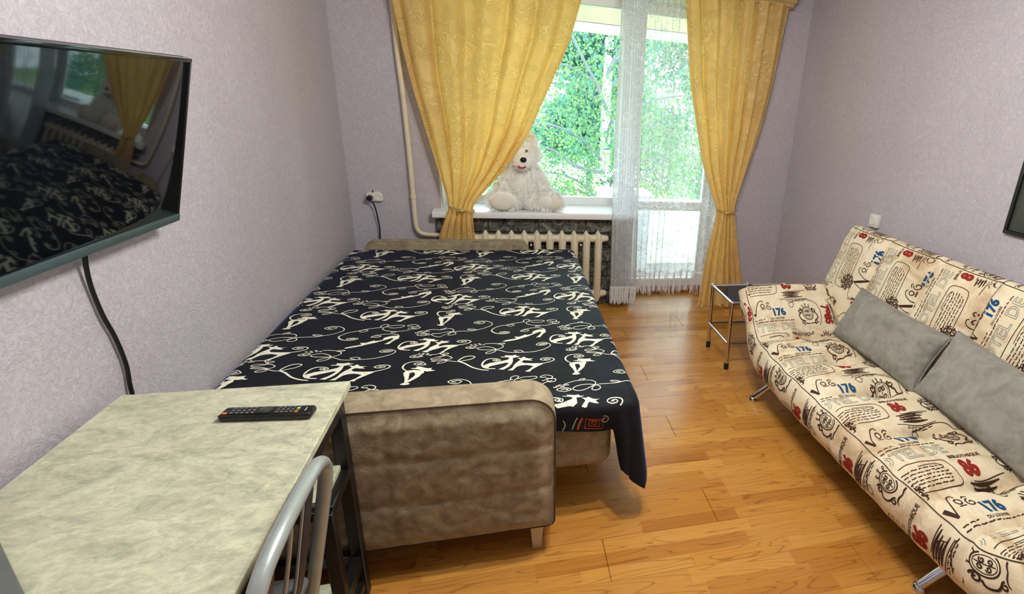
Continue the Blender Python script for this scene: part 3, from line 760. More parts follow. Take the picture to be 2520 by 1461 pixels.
# =================================================================== SOCKETS
def socket_left():
    s = empty('wall_socket', (-.94, 4.2, .88), 'white double wall socket above the bed with one black plug in it', 'socket')
    MB().rbox(-.996, -.884, 4.163, 4.2, .853, .915, .014, 3).build('cover', M_whitepl, s)
    for x in (-.966, -.914):
        f = MB(); f.lathe([(.025, 0), (.0235, -.004), (.021, -.004), (.020, .006), (0, .006)], (x, 4.163, .884), 'y', 20); f.build('outlet', M_whitepl, s)
    MB().sphere((-.923, 4.166, .884), .003, 8, 6).sphere((-.905, 4.166, .884), .003, 8, 6).build('pin_hole', M_blackpl, s)
    MB().rbox(-.985, -.897, 4.166, 4.2, .913, .922, .003, 1).build('top_lip', M_whitepl, s)
    return s
socket_left()
pl = empty('plug_with_cord', (-.96, 4.14, .88), 'black power plug in the double socket with its cord hanging behind the bed', 'plug')
MB().lathe([(0, -.034), (.016, -.034), (.020, -.022), (.021, .0), (.019, .006), (0, .006)], (-.966, 4.155, .882), 'y', 18).build('plug', M_blackpl, pl)
MB().tube(catmull([(-.962, 4.135, .872), (-.948, 4.135, .852), (-.936, 4.14, .82), (-.928, 4.15, .74), (-.925, 4.16, .66), (-.930, 4.165, .58), (-.935, 4.17, .50)], 6), [.007]+[.0048]*36, 8).build('cord', M_blackpl, pl)
tag(MB().tube([(-.948, 4.172, .918), (-.944, 4.168, .938)], [.006, .002], 6).build('cable_stub', M_blackpl), 'short black stub of cable sticking up over the double wall socket', 'cable')
s2 = empty('wall_socket', (XR, 2.93, 1.02), 'single cream wall socket on the wall just above the sofa backrest', 'socket')
MB().rbox(XR-.035, XR, 2.885, 2.97, .985, 1.072, .008, 2).build('cover', M_whitepl, s2)
MB().lathe([(.030, 0), (.028, -.004), (.025, -.004), (.023, .006), (0, .006)], (XR-.035, 2.928, 1.03), 'x', 20).build('outlet', M_whitepl, s2)
MB().sphere((XR-.031, 2.919, 1.03), .0032, 8, 6).sphere((XR-.031, 2.937, 1.03), .0032, 8, 6).build('pin_hole', M_blackpl, s2)

# =================================================================== TEDDY BEAR
bear = empty('teddy_bear', (.10, 4.27, .805), 'big fluffy white teddy bear sitting on the window sill', 'teddy bear')
E_ = lambda c, r, rx=0, ry=0, rz=0: (Vector(c), Vector(r), Matrix.Rotation(rz, 3, 'Z') @ Matrix.Rotation(ry, 3, 'Y') @ Matrix.Rotation(rx, 3, 'X'))
ell = [E_((.115, 4.30, .995), (.165, .125, .20)),            # body
       E_((.085, 4.26, 1.225), (.145, .125, .135), .15),     # head
       E_((.105, 4.155, 1.180), (.078, .080, .064)),         # muzzle
       E_((.165, 4.275, 1.345), (.050, .030, .048)), E_((-.035, 4.275, 1.335), (.050, .030, .048)),   # ears
       E_((.00, 4.24, .885), (.085, .13, .080), 0, 0, .3), E_((-.045, 4.145, .892), (.120, .068, .088), .15),   # leg + foot
       E_((.22, 4.25, .885), (.10, .13, .080), 0, 0, -.6), E_((.305, 4.160, .888), (.108, .078, .084), .1, 0, -.45),
       E_((.225, 4.27, 1.03), (.060, .07, .13), .3, -.6), E_((.275, 4.22, .955), (.060, .055, .06)),
       E_((.00, 4.26, 1.05), (.055, .06, .12), .5, .5), E_((-.045, 4.19, .985), (.060, .055, .055))]
mbB = MB()
for c, r, m in ell: mbB.sphere(c, r, 24, 16, m)
body = mbB.build('body', M_fur, bear)
rm = body.modifiers.new('union', 'REMESH'); rm.mode = 'VOXEL'; rm.voxel_size = .012; rm.use_smooth_shade = True
sm_ = body.modifiers.new('soft', 'SMOOTH'); sm_.iterations = 4
mbH = MB()
inv = [(c, r, m, m.transposed()) for c, r, m in ell]
def inside(p, skip):
    for i, (c, r, m, mt) in enumerate(inv):
        if i == skip: continue
        q = mt @ (p - c)
        if (q.x/r.x)**2 + (q.y/r.y)**2 + (q.z/r.z)**2 < .92: return True
    return False
rf = random.Random(3)
area = [r.x*r.y + r.y*r.z + r.x*r.z for c, r, m in ell]
cnt = 0
for i, (c, r, m, mt) in enumerate(inv):
    n = int(17000 * area[i] / sum(area))
    if i == 2: n = n // 3
    for _ in range(n):
        d = Vector((rf.gauss(0, 1), rf.gauss(0, 1), rf.gauss(0, 1))).normalized()
        p = c + m @ Vector((d.x*r.x, d.y*r.y, d.z*r.z))
        nn = (m @ Vector((d.x/r.x, d.y/r.y, d.z/r.z))).normalized()
        if inside(p, i) or p.z < .812: continue
        if i in (6, 8) and nn.y < -.72: continue          # bare foot pads
        L = rf.uniform(.026, .056) * (.45 if i == 2 else 1.)
        sw = Vector((nz(p.x*9, p.z*9, 1), nz(p.x*9, p.z*9, 5)*.4, -.75 + .5*nz(p.x*9, p.z*9, 9)))
        t1 = (nn*.8 + sw*.7).normalized(); t2 = (nn*.35 + sw*1.0).normalized()
        side = t1.cross(Vector((0, 1, .2))).normalized() * rf.uniform(.0011, .002)
        a = p - nn*.004; b = a + t1*L*.55; e = b + t2*L*.5
        if e.z < .808: e.z = .808
        mbH.add([a-side, a+side, b-side*.8, b+side*.8, e], [(0, 1, 3, 2), (2, 3, 4)])
fur = mbH.build('fur', M_fur, bear, True, None); tag(fur, kind='stuff')
MB().sphere((.112, 4.072, 1.205), (.024, .018, .019), 16, 10).build('nose', M_blackpl, bear)
for x, y, z in ((.137, 4.148, 1.262), (.055, 4.150, 1.250)):
    MB().sphere((x, y, z), (.010, .008, .012), 12, 8).build('eye', M_blackpl, bear)
MB().tube(catmull([(.072, 4.088, 1.158), (.090, 4.078, 1.146), (.110, 4.074, 1.147), (.130, 4.078, 1.157)], 5), [.002]+[.0055]*14+[.002], 8).build('mouth', M_red, bear)
MB().sphere((-.045, 4.083, .886), (.088, .018, .062), 18, 10).build('foot_pad', M_furpad, bear)
MB().sphere((.330, 4.092, .884), (.066, .016, .055), 18, 10, Matrix.Rotation(-.35, 3, 'Z')).build('foot_pad', M_furpad, bear)
for x in (.166, -.035): MB().sphere((x, 4.252, 1.343 if x > 0 else 1.333), (.030, .014, .030), 12, 8).build('inner_ear', simple('inner_ear_plush', (232, 214, 160), .85), bear)

# =================================================================== SOFA BED
bed = empty('sofa_bed', (-.45, 2.9, 0), 'taupe velour sofa bed pulled out under the cat print blanket along the wall', 'sofa bed')
def arm(y0, y1, x0, x1, z0, z1, rc, seams, name, face):
    """slab armrest: outline in XZ with rounded corners, thickness along Y, tufted face towards -Y"""
    def outline(inset):
        pts = []
        for (cx, cz, a0, r) in ((x1, z1, 0, rc), (x0, z1, 90, rc if seams is None else .02), (x0, z0, 180, .03), (x1, z0, 270, .03)):
            sx = 1 if cx == x1 else -1; sz = 1 if cz == z1 else -1
            rr = max(r - inset, .004)
            ox, oz = cx - sx*r, cz - sz*r
            for k in range(9):
                a = math.radians(a0 + 90*k/8)
                pts.append((ox + rr*math.cos(a), oz + rr*math.sin(a)))
        return pts
    b = .018
    rings = [(y0+.0, b*1.3), (y0+.004, .006), (y0+b, 0), (y1-b, 0), (y1-.004, .006), (y1, b)]
    mb = MB(); vs_, fs_ = [], []
    for (y, ins) in rings:
        for (x, z) in outline(ins): vs_.append((x, y, z))
    n = len(outline(0))
    for i in range(len(rings)-1):
        for k in range(n): fs_.append((i*n+k, i*n+(k+1) % n, (i+1)*n+(k+1) % n, (i+1)*n+k))
    fs_.append(tuple((len(rings)-1)*n+k for k in range(n))[::-1])
    fs_.append(tuple(range(n)))
    mb.add(vs_, fs_)
    a = mb.build(name, M_velour, bed, True, .5)
    return a, outline
A1, out1 = arm(1.575, 1.722, XL+.01, .143, .128, .687, .095, 1, 'armrest', True)
# quilted outer panel of the near armrest
def quilt(u, v):
    x = lerp(XL+.015, .128, u); z = lerp(.140, .668, v)
    # rounded upper right corner
    d = 0
    cx, cz, r = .128-.085, .668-.085, .085
    if x > cx and z > cz:
        q = math.hypot(x-cx, z-cz)
        m_ = max(x-cx, z-cz)
        if m_ > 1e-6: s = m_/q; x = cx+(x-cx)*s; z = cz+(z-cz)*s
    e = min(u, 1-u)*1.24; e2 = min(v, 1-v)*.528
    edge = sstep(0, .05, min(e, e2))
    sx = [-.80, -.40, -.02]; sz = [.325, .50]
    dent = 0
    for s in sz: dent = max(dent, math.exp(-((z-s-.004*math.sin(x*9))/.016)**2))
    dv = 0
    for s in sx: dv = max(dv, math.exp(-((x-s)/.014)**2)*.6)
    puff = .018*edge - .009*dent*(.6+.6*nz(x*4, z)) - .005*dv + .005*nz(x*9, z*9)*edge + .003*nz(x*30, z*30)*edge
    return (x, 1.572 - puff, z)
MB().grid(quilt, 150, 64).build('quilted_panel', M_velour, A1, True, None)
MB().tube(catmull([(x, 1.578, z) for x, z in out1(.004)], 1, closed=True), .0024, 6, closed=True).build('piping', M_seam, A1)
A2, out2 = arm(3.925, 3.998, XL+.12, .14, .128, .622, .075, None, 'armrest', False)
MB().tube([(x, 3.930, z) for x, z in out2(.004)], .004, 6, closed=True).build('piping', M_velour, A2)
for (x, y) in ((.075, 1.63), (-1.03, 1.63), (.075, 3.96), (-.95, 3.96)):
    t = MB(); bm = bmesh.new(); bmesh.ops.create_cone(bm, cap_ends=True, segments=4, radius1=.024, radius2=.036, depth=.135)
    bmesh.ops.rotate(bm, verts=bm.verts, matrix=Matrix.Rotation(PI/4, 3, 'Z')); bmesh.ops.translate(bm, verts=bm.verts, vec=(x, y, .0675)); t.bm(bm)
    t.build('leg', M_wood, bed, True, .5)
MB().rbox(XL+.02, -.15, 1.72, 3.93, .13, .48, .03, 3).build('base', M_velour, bed)
MB().rbox(-.16, .385, 1.745, 3.92, .235, .47, .05, 4).build('pull_out_base', M_velour, bed)
MB().rbox(XL+.055, -.33, 1.725, 3.925, .45, .549, .03, 3).build('mattress', M_velour, bed)
MB().rbox(-.335, .435, 1.765, 3.92, .44, .549, .04, 3).build('mattress', M_velour, bed)
for (x, y) in ((.10, 2.7), (.10, 3.7)):
    MB().rbox(x-.02, x+.02, y-.02, y+.02, 0, .25, .004, 1).build('support_leg', M_black, bed)

# =================================================================== BLANKET
ZT = .556
blk = empty('blanket', (-.3, 2.9, ZT), 'black and navy fleece blanket with white cats and vines covering the sofa bed', 'blanket')
BX0, BX1, BY0, BY1 = XL+.004, .445, 1.765, 3.922      # flat area
CR = .045                                              # fold radius
def top_z(x, y):
    z = ZT + .004*nz(x*3, y*3) + .0022*nz(x*9, y*7, 2)
    z -= .010*math.exp(-((x+.335)/.03)**2)             # hollow between the two mattresses
    z += .004*sstep(2.05, 1.80, y)*math.sin(x*17+2*math.sin(y*21))
    z -= .05*sstep(XL+.06, XL-.01, x)
    return z
def hang(p, o, d, hz, flare):
    """p: rim point, o: outward dir, d: distance down the cloth, hz hem drop"""
    if d < CR*PI/2:
        a = d/CR
        return Vector((p[0], p[1], 0)) + o*(CR*math.sin(a)) + Vector((0, 0, top_z(p[0], p[1]) - CR*(1-math.cos(a))))
    e = d - CR*PI/2
    return Vector((p[0], p[1], 0)) + o*(CR + flare*e) + Vector((0, 0, top_z(p[0], p[1]) - CR - e))
# rim path: near end from the wall to the corner, round it, then along the free side
rim = []
N1 = 90
XHANG = .150          # the end hangs free only beyond the armrest
for k in range(N1): rim.append((lerp(XHANG, BX1, k/N1), BY0, Vector((0, -1, 0)), 0))
for k in range(17): a = -PI/2 + PI/2*k/16; rim.append((BX1, BY0, Vector((math.cos(a), math.sin(a), 0)), 1))
for k in range(1, 111): rim.append((BX1, lerp(BY0, BY1, k/110), Vector((1, 0, 0)), 2))
def hemlen(i):
    x, y, o, seg = rim[i]
    if seg == 0: L = .128 + .010*math.sin(x*11) + .03*sstep(.14, .38, x); L += .17*sstep(.375, .412, x) + .03*sstep(.41, .445, x)
    elif seg == 1: L = .362
    else: L = .362 - .13*sstep(1.765, 2.2, y) + .015*math.sin(y*7)
    if seg == 1:
        t = abs(math.atan2(o.y, o.x) + PI/4)/(PI/4)
        L += .075*(1-t)
    return L
def side(i, t):
    x, y, o, seg = rim[i]
    L = hemlen(i); d = L*t
    fl = .06 if seg else .02
    if seg == 1: fl = .16
    if seg == 0: fl += .10*sstep(.36, .445, x)
    v = hang((x, y), o, d, L, fl)
    # soft hanging folds
    w = sstep(.05, .2, d)
    if seg == 2: v.x += .016*w*math.sin(y*19)
    if seg == 0: v.y += .006*w*math.sin(x*23) + .020*w*sstep(.34, .40, x)*math.sin((x-.34)*60)
    return v
NX, NY = 90, 110
vs_ = []
for j in range(NY+1):
    for i in range(NX+1):
        x, y = lerp(BX0, BX1, i/NX), lerp(BY0, BY1, j/NY)
        vs_.append((x, y, top_z(x, y)))
fs_ = [(j*(NX+1)+i, j*(NX+1)+i+1, (j+1)*(NX+1)+i+1, (j+1)*(NX+1)+i) for j in range(NY) for i in range(NX)]
base = len(vs_); NR = 22
for i in range(len(rim)):
    for r in range(NR+1): vs_.append(tuple(side(i, r/NR)))
for i in range(len(rim)-1):
    for r in range(NR): fs_.append((base+i*(NR+1)+r, base+i*(NR+1)+r+1, base+(i+1)*(NR+1)+r+1, base+(i+1)*(NR+1)+r))
# strip tucked flat against the inner side of the armrest
b2 = len(vs_)
for r in range(3):
    for i in range(NX+1):
        x, y = lerp(BX0, XHANG, i/NX), lerp(BY0, 1.726, r/2)
        vs_.append((x, y, top_z(x, y)))
fs_ += [(b2+r*(NX+1)+i, b2+(r+1)*(NX+1)+i, b2+(r+1)*(NX+1)+i+1, b2+r*(NX+1)+i+1) for r in range(2) for i in range(NX)]
mesh_obj('cloth', vs_, fs_, M_blanket, blk, True)

# ---- printed cats and vines: flat print laid on the cloth
def cloth_map(x, y, off=.0012):
    dx, dy = x - BX1, BY0 - y
    if x < BX0+.006 or y > BY1-.006: return None
    if dx <= 0 and dy <= 0: return Vector((x, y, top_z(x, y)+off))
    if dx > 0 and dy > 0: return None
    if dx > 0:
        v = hang((BX1, y), Vector((1, 0, 0)), dx, 0, .06)
        if dx > .12: return None
        return v + Vector((math.sin(min(dx/CR, 1.5)), 0, math.cos(min(dx/CR, 1.5))))*off
    if dy > .045: return None
    if x < XHANG+.004:
        return Vector((x, y, top_z(x, y)+off)) if y > 1.730 else None
    v = hang((x, BY0), Vector((0, -1, 0)), dy, 0, .02)
    a = min(dy/CR, 1.5)
    return v + Vector((0, -math.sin(a), math.cos(a)))*(off+.001)

def refine(tris, mx):
    out = []; st = list(tris)
    while st:
        a, b, c = st.pop()
        e = [((a-b).length, 0), ((b-c).length, 1), ((c-a).length, 2)]
        l, k = max(e)
        if l <= mx: out.append((a, b, c)); continue
        if k == 0: m_ = (a+b)/2; st += [(a, m_, c), (m_, b, c)]
        elif k == 1: m_ = (b+c)/2; st += [(a, b, m_), (a, m_, c)]
        else: m_ = (c+a)/2; st += [(a, b, m_), (m_, b, c)]
    return out
def stroke_tris(pts, w, step=.009, smooth=True):
    """variable width ribbon in 2D -> triangles"""
    P = [Vector((p[0], p[1])) for p in pts]
    n = len(P)
    Wd = list(w) if hasattr(w, '__len__') else [w]*n
    while len(Wd) < n: Wd.append(Wd[-1])
    if smooth and n > 2:
        q = catmull([(p.x, p.y, k) for k, p in zip(Wd, P)], 5)
        P = [Vector((a.x, a.y)) for a in q]; Wd = [max(.001, a.z) for a in q]
    L, Rr = [], []
    for i in range(len(P)):
        t = P[min(i+1, len(P)-1)] - P[max(i-1, 0)]
        if t.length < 1e-7: t = Vector((1, 0))
        t.normalize(); nrm = Vector((-t.y, t.x))*Wd[i]*.5
        L.append(P[i]+nrm); Rr.append(P[i]-nrm)
    tr = []
    for i in range(len(P)-1):
        tr += [(Rr[i], Rr[i+1], L[i+1]), (Rr[i], L[i+1], L[i])]
    return tr
def poly_tris(loops):
    allp = [Vector((p[0], p[1], 0)) for lp in loops for p in lp]
    t = tessellate_polygon([[Vector((p[0], p[1], 0)) for p in lp] for lp in loops])
    return [tuple(Vector((allp[i].x, allp[i].y)) for i in tri) for tri in t]
def motif_tris(items):
    tr = []; hole = [it[2] for it in items if it[0] == 'h']
    ps = [it for it in items if it[0] == 'p']
    for k, it in enumerate(ps):
        loops = [catmull2(it[2])]
        if hole and k == len(ps)-1: loops.append(catmull2(hole[0]))
        tr += poly_tris(loops)
    for it in items:
        if it[0] == 's': tr += stroke_tris(it[2], [x*.74 for x in it[1]] if hasattr(it[1], '__len__') else it[1]*.68)
    return refine(tr, .03)
def catmull2(pts): return [(p[0], p[1]) for p in pts]
class Print:
    def __init__(self): self.v = []; self.f = []
    def put(self, tris, xf, mapper):
        for tri in tris:
            q = [mapper(*xf(p)) for p in tri]
            if any(p is None for p in q): continue
            n = len(self.v); self.v += [tuple(p) for p in q]; self.f.append((n, n+1, n+2))
    def build(self, name, mat, parent):
        if not self.f: return None
        o = mesh_obj(name, self.v, self.f, mat, parent, False); tag(o, kind='stuff')
        bm = bmesh.new(); bm.from_mesh(o.data); bmesh.ops.remove_doubles(bm, verts=bm.verts, dist=1e-5)
        bmesh.ops.recalc_face_normals(bm, faces=bm.faces); bm.to_mesh(o.data); bm.free()
        return o
T_ = {k: motif_tris(v) for k, v in MOTIF.items()}
pr = Print()
AV, BV = Vector((.668, -.008)), Vector((.068, .588))
PAIR, SIT, STALK, VD = Vector((-.131, 2.094)), Vector((-.410, 1.965)), Vector((-.043, 2.318)), Vector((-.316, 2.531))
for i in range(-3, 3):
    for j in range(-1, 5):
        o = AV*i + BV*j
        def sh(ref, o=o): return lambda p: (p.x+ref.x+o.x, p.y+ref.y+o.y)
        pr.put(T_['pair'], sh(PAIR), cloth_map); pr.put(T_['pair'], sh(PAIR+Vector((-.365, .222))), cloth_map)
        pr.put(T_['sit'], sh(SIT), cloth_map); pr.put(T_['stalk'], sh(STALK), cloth_map)
        for k in ('vineA', 'vineA2', 'vineB'): pr.put(T_[k], sh(STALK), cloth_map)
        pr.put(T_['vineC'], sh(PAIR), cloth_map)
        pr.put(T_['vineD'], sh(VD), cloth_map)
pr.build('cat_print', mat_print('cream_print', (246, 247, 230)), blk)
# orange nested squares and a curl printed on the hanging end
def hang_map(x, z):        # x, z on the hanging face
    d = (ZT - CR - z) + CR*PI/2
    if d < 0: return None
    v = hang((x, BY0), Vector((0, -1, 0)), d, 0, .02)
    w = sstep(.05, .2, d); v.y += .006*w*math.sin(x*23) - .0025
    return v
po = Print()
for s in (.030, .018, .008):
    q = [(.300-s*1.2, .478-s*.9), (.300+s*1.2, .474-s*.9), (.300+s*1.3, .474+s*.5), (.300-s*1.1, .478+s*.5), (.300-s*1.2, .478-s*.9)]
    po.put(refine(stroke_tris(q, .0035, smooth=False), .02), lambda p: (p.x, p.y), hang_map)
po.put(refine(stroke_tris([(.236, .448), (.243, .474), (.254, .498)], .008), .02), lambda p: (p.x, p.y), hang_map)
po.build('printed_squares', mat_print('orange_print', (176, 78, 30)), blk)
pg = Print()
for q in ([(.345, .495), (.332, .490), (.335, .478), (.350, .478), (.356, .492), (.348, .503), (.335, .504)],
          [(.215, .450), (.225, .480), (.235, .500)], [(.178, .445), (.188, .47), (.180, .49)], [(.44, .36), (.452, .345), (.462, .35), (.45, .37)], [(.435, .32), (.45, .30), (.46, .31)]):
    pg.put(refine(stroke_tris(q, .004), .02), lambda p: (p.x, p.y), hang_map)
pg.build('printed_curls', mat_print('grey_print', (170, 166, 146)), blk)
# =================================================================== TABLE
TZ, TX0, TX1, TY0, TY1 = .775, -1.072, -.491, .52, 1.623
tbl = empty('desk_table', (-.8, 1.1, 0), 'narrow desk with grey stone effect top and black metal frame against the wall', 'table')
MB().rbox(TX0, TX1, TY0, TY1, TZ-.022, TZ, .0025, 1).build('tabletop', M_top, tbl)
LX = (TX0+.020, TX1-.0195); LY = (TY0+.04, 1.526); h = .0185
for x in LX:
    for y in LY: MB().rbox(x-h, x+h, y-h, y+h, 0, TZ-.02, .003, 1).build('leg', M_black, tbl)
for x in LX: MB().rbox(x-h*.95, x+h*.95, LY[0]+h*.9, LY[1]-h*.9, TZ-.056, TZ-.021, .003, 1).build('side_rail', M_black, tbl)
for y in LY: MB().rbox(LX[0]+h*.9, LX[1]-h*.9, y-h*.95, y+h*.95, TZ-.056, TZ-.021, .003, 1).build('cross_rail', M_black, tbl)
for x in LX: MB().rbox(x-h*.9, x+h*.9, 1.345, LY[1]-h*.9, .500, .532, .003, 1).build('shelf_rail', M_black, tbl)
MB().rbox(LX[0]+h, LX[1]-h*.3, 1.352, 1.535, .531, .549, .002, 1).build('shelf', M_top, tbl)
MB().rbox(LX[0]+h*.9, LX[1]-h*.9, 1.325, 1.352, .500, .532, .003, 1).build('shelf_rail', M_black, tbl)
for x in LX: MB().rbox(x-h*.9, x+h*.9, 1.34, LY[1]-h*.9, .150, .185, .003, 1).build('lower_rail', M_black, tbl)
MB().rbox(LX[0]+h*.9, LX[1]-h*.9, LY[1]-h*.9, LY[1]+h*.9, .150, .185, .003, 1).build('lower_rail', M_black, tbl)
MB().rbox(LX[0]+h, LX[1]-h*.2, 1.28, 1.49, .090, .106, .002, 1).build('low_shelf', M_top, tbl)
for x in LX: MB().rbox(x-h*.9, x+h*.9, 1.28, 1.49, .06, .091, .003, 1).build('low_rail', M_black, tbl)
MB().rbox(LX[1]-h, LX[1]+h, 1.325, 1.355, .0, .52, .003, 1).build('shelf_post', M_black, tbl)
MB().rbox(LX[0]-h, LX[0]+h, 1.325, 1.355, .0, .52, .003, 1).build('shelf_post', M_black, tbl)

# =================================================================== FOLDING CHAIRS
def make_chair(loc, rz, label):
    """local frame: chair faces -X, back hoop at x ~ +.17, seat centre at the origin, width along Y"""
    c = empty('folding_chair', (0, 0, 0), label, 'chair')
    hw = .205
    hoop = [(0.02, -hw, 0.012), (.085, -hw, .30), (.150, -hw, .60), (.178, -hw+.002, .735), (.184, -hw+.016, .785), (.188, -hw+.055, .815), (.192, -.09, .832), (.193, 0, .836),
            (.192, .09, .832), (.188, hw-.055, .815), (.184, hw-.016, .785), (.178, hw-.002, .735), (.150, hw, .60), (.085, hw, .30), (0.02, hw, 0.012)]
    MB().tube(catmull(hoop, 6), .0165, 14).build('back_hoop', M_silver, c)
    for s in (-1, 1):
        MB().tube([(-.17, s*(hw-.035), .445), (-.02, s*(hw-.035), .30), (.29, s*(hw-.035), .012)], .011, 10).build('rear_leg', M_silver, c)
        for p in ((.02, s*hw), (.29, s*(hw-.035))):
            MB().lathe([(0, 0), (.016, 0), (.017, .02), (.013, .035), (0, .035)], (p[0], p[1], 0), 'z', 12).build('foot_cap', M_rubber, c)
    M_slat = simple('dark_slat', (44, 44, 52), .4)
    for yy in (-.112, .112):
        sl = MB()
        path = catmull([(.176, yy, .815), (.170, yy, .76), (.150, yy, .66), (.128, yy, .55), (.105, yy, .455)], 6)
        vs_ = []
        for p in path: vs_ += [(p.x-.005, yy-.026, p.z), (p.x-.005, yy+.026, p.z), (p.x+.005, yy+.026, p.z), (p.x+.005, yy-.026, p.z)]
        fs_ = [(4*i+k, 4*i+(k+1) % 4, 4*i+4+(k+1) % 4, 4*i+4+k) for i in range(len(path)-1) for k in range(4)]
        fs_ += [(3, 2, 1, 0), tuple(4*(len(path)-1)+k for k in range(4))]
        slo = sl.add(vs_, fs_).build('back_slat', M_slat, c)
        for e in (-.027, .027): MB().tube([(p.x, yy+e, p.z) for p in path], .0035, 6).build('edge_wire', M_silver, slo)
    MB().tube(catmull([(.185, 0, .83), (.170, 0, .74), (.140, 0, .60), (.105, 0, .455)], 6), .0045, 8).build('back_rod', M_silver, c)
    MB().rbox(-.20, .115, -hw+.025, hw-.025, .435, .465, .014, 3).build('seat', M_greypl, c)
    MB().tube([(.075, -hw, .26), (.075, hw, .26)], .008, 8).build('stretcher', M_silver, c)
    c.location = loc; c.rotation_euler = (0, 0, rz)
    return c
make_chair((-.628, 1.005, 0), 0, 'grey tubular folding chair tucked under the long side of the desk')
cs = empty('flat_case', (-.924, .92, TZ), 'dark grey flat case lying on the desk corner by the wall', 'case')
cs.rotation_euler = (0, 0, math.radians(-47.6))
CW = parent_world(cs)
for nm, a in (('lower_shell', (-.19, .19, -.073, .073, 0, .009)), ('upper_shell', (-.19, .19, -.073, .073, .0095, .018))):
    mb = MB().rbox(*a, .004, 2); mb.v = [tuple(CW @ Vector(p)) for p in mb.v]; mb.build(nm, simple('case_grey', (98, 104, 100), .5), cs)

# =================================================================== REMOTE CONTROL
rc = empty('remote_control', (-.647, 1.447, TZ), 'slim black television remote with coloured buttons lying on the desk', 'remote control')
rc.rotation_euler = (0, 0, math.radians(-5.5))
RW = parent_world(rc)
def rpart(mb, name, mat, parent=rc, ang=.7):
    mb.v = [tuple(RW @ Vector(p)) for p in mb.v]
    return mb.build(name, mat, parent, True, ang)
rpart(MB().rbox(-.113, .113, -.0245, .0245, .0, .021, .0095, 4), 'body', M_blackpl)
rpart(MB().rbox(-.110, .110, -.0235, -.0205, .0165, .0212, .0012, 1), 'edge_gloss', simple('glossy_black_edge', (14, 14, 15), .12))
M_btn = simple('grey_button', (92, 96, 96), .5)
def btn(x, y, w, hh, mat, nm='button'): rpart(MB().rbox(x-w/2, x+w/2, y-hh/2, y+hh/2, .0195, .0232, .001, 1), nm, mat)
for k in range(5):
    for r in range(3): btn(-.083+k*.0125, -.012+r*.0115, .008, .0075, M_btn)
for k in range(4):
    for r in range(3): btn(.026+k*.0118, -.012+r*.0115, .0078, .0072, M_btn)
for r, col in enumerate(((232, 108, 62), (56, 160, 70), (232, 216, 60), (52, 96, 190))):
    btn(.0745, -.0135+r*.0088, .0085, .006, simple('colour_key', col, .5))
btn(-.0985, -.013, .011, .008, simple('power_key', (236, 112, 60), .5), 'power_button')
btn(-.0985, .012, .009, .004, M_btn)
rpart(MB().lathe([(0, .0195), (.0155, .0195), (.0165, .0225), (.012, .0245), (0, .025)], (-.005, .0, 0), 'z', 24), 'navigation_disc', simple('dark_disc', (58, 64, 62), .25))
rpart(MB().rbox(.093, .0955, -.008, .008, .0195, .0215, .0005, 1), 'logo_mark', simple('white_mark', (225, 225, 225), .5))

# =================================================================== TELEVISION
tv = empty('television', (-1.05, 1.54, 1.2), 'flat black television mounted tilted on the wall above the desk', 'television')
ty0, ty1 = 1.06, 1.995
b0, t0 = Vector((-1.030, 0, 1.196)), Vector((-.902, 0, 1.686))       # bottom and top of the front plane
uv = (t0-b0); HT = uv.length; uv.normalize()
nv = Vector((uv.z, 0, -uv.x))                                          # outward normal (towards the room)
def tvp(y, hgt, d): p = b0 + uv*hgt + nv*d; return (p.x, y, p.z)
def tvbox(ya, yb, ha, hb, da, db, name, mat, r=.003):
    mb = MB().rbox(0, yb-ya, 0, hb-ha, da, db, r, 2)
    mb.v = [tvp(ya+p[0], ha+p[1], p[2]) for p in mb.v]
    return mb.build(name, mat, tv)
tvbox(ty0, ty1, 0, HT, -.030, -.004, 'back_cover', M_blackpl, .006)
tvbox(ty0+.010, ty1-.010, .024, HT-.012, -.006, -.0015, 'screen', M_screen, .0005)
tvbox(ty0, ty1, .0, .024, -.026, .004, 'lower_bezel', M_bezel, .002)
tvbox(ty0, ty1, HT-.012, HT, -.026, .0025, 'upper_bezel', M_screen, .002)
tvbox(ty0, ty0+.010, .0, HT, -.026, .002, 'side_bezel', M_blackpl, .002)
tvbox(ty1-.010, ty1, .0, HT, -.026, .002, 'side_bezel', M_blackpl, .002)
tvbox(ty0+.2, ty1-.2, .08, HT-.10, -.055, -.028, 'housing', M_blackpl, .01)
MB().rbox(XL, XL+.012, 1.40, 1.66, 1.28, 1.56, .003, 1).rbox(XL+.008, XL+.11, 1.44, 1.47, 1.40, 1.46, .004, 1).rbox(XL+.008, XL+.11, 1.59, 1.62, 1.40, 1.46, .004, 1).build('wall_bracket', M_black, tv)
cb = empty('television_cable', (XL+.02, 1.66, .75), 'black cable hanging from the television down behind the desk', 'cable')
MB().tube(catmull([(XL+.06, 1.655, 1.26), (XL+.030, 1.660, 1.19), (XL+.014, 1.668, 1.10), (XL+.012, 1.680, 1.0), (XL+.012, 1.700, .92), (XL+.012, 1.710, .83), (XL+.013, 1.70, .76), (XL+.018, 1.69, .692)], 8), .0058, 8).build('cord', M_blackpl, cb)

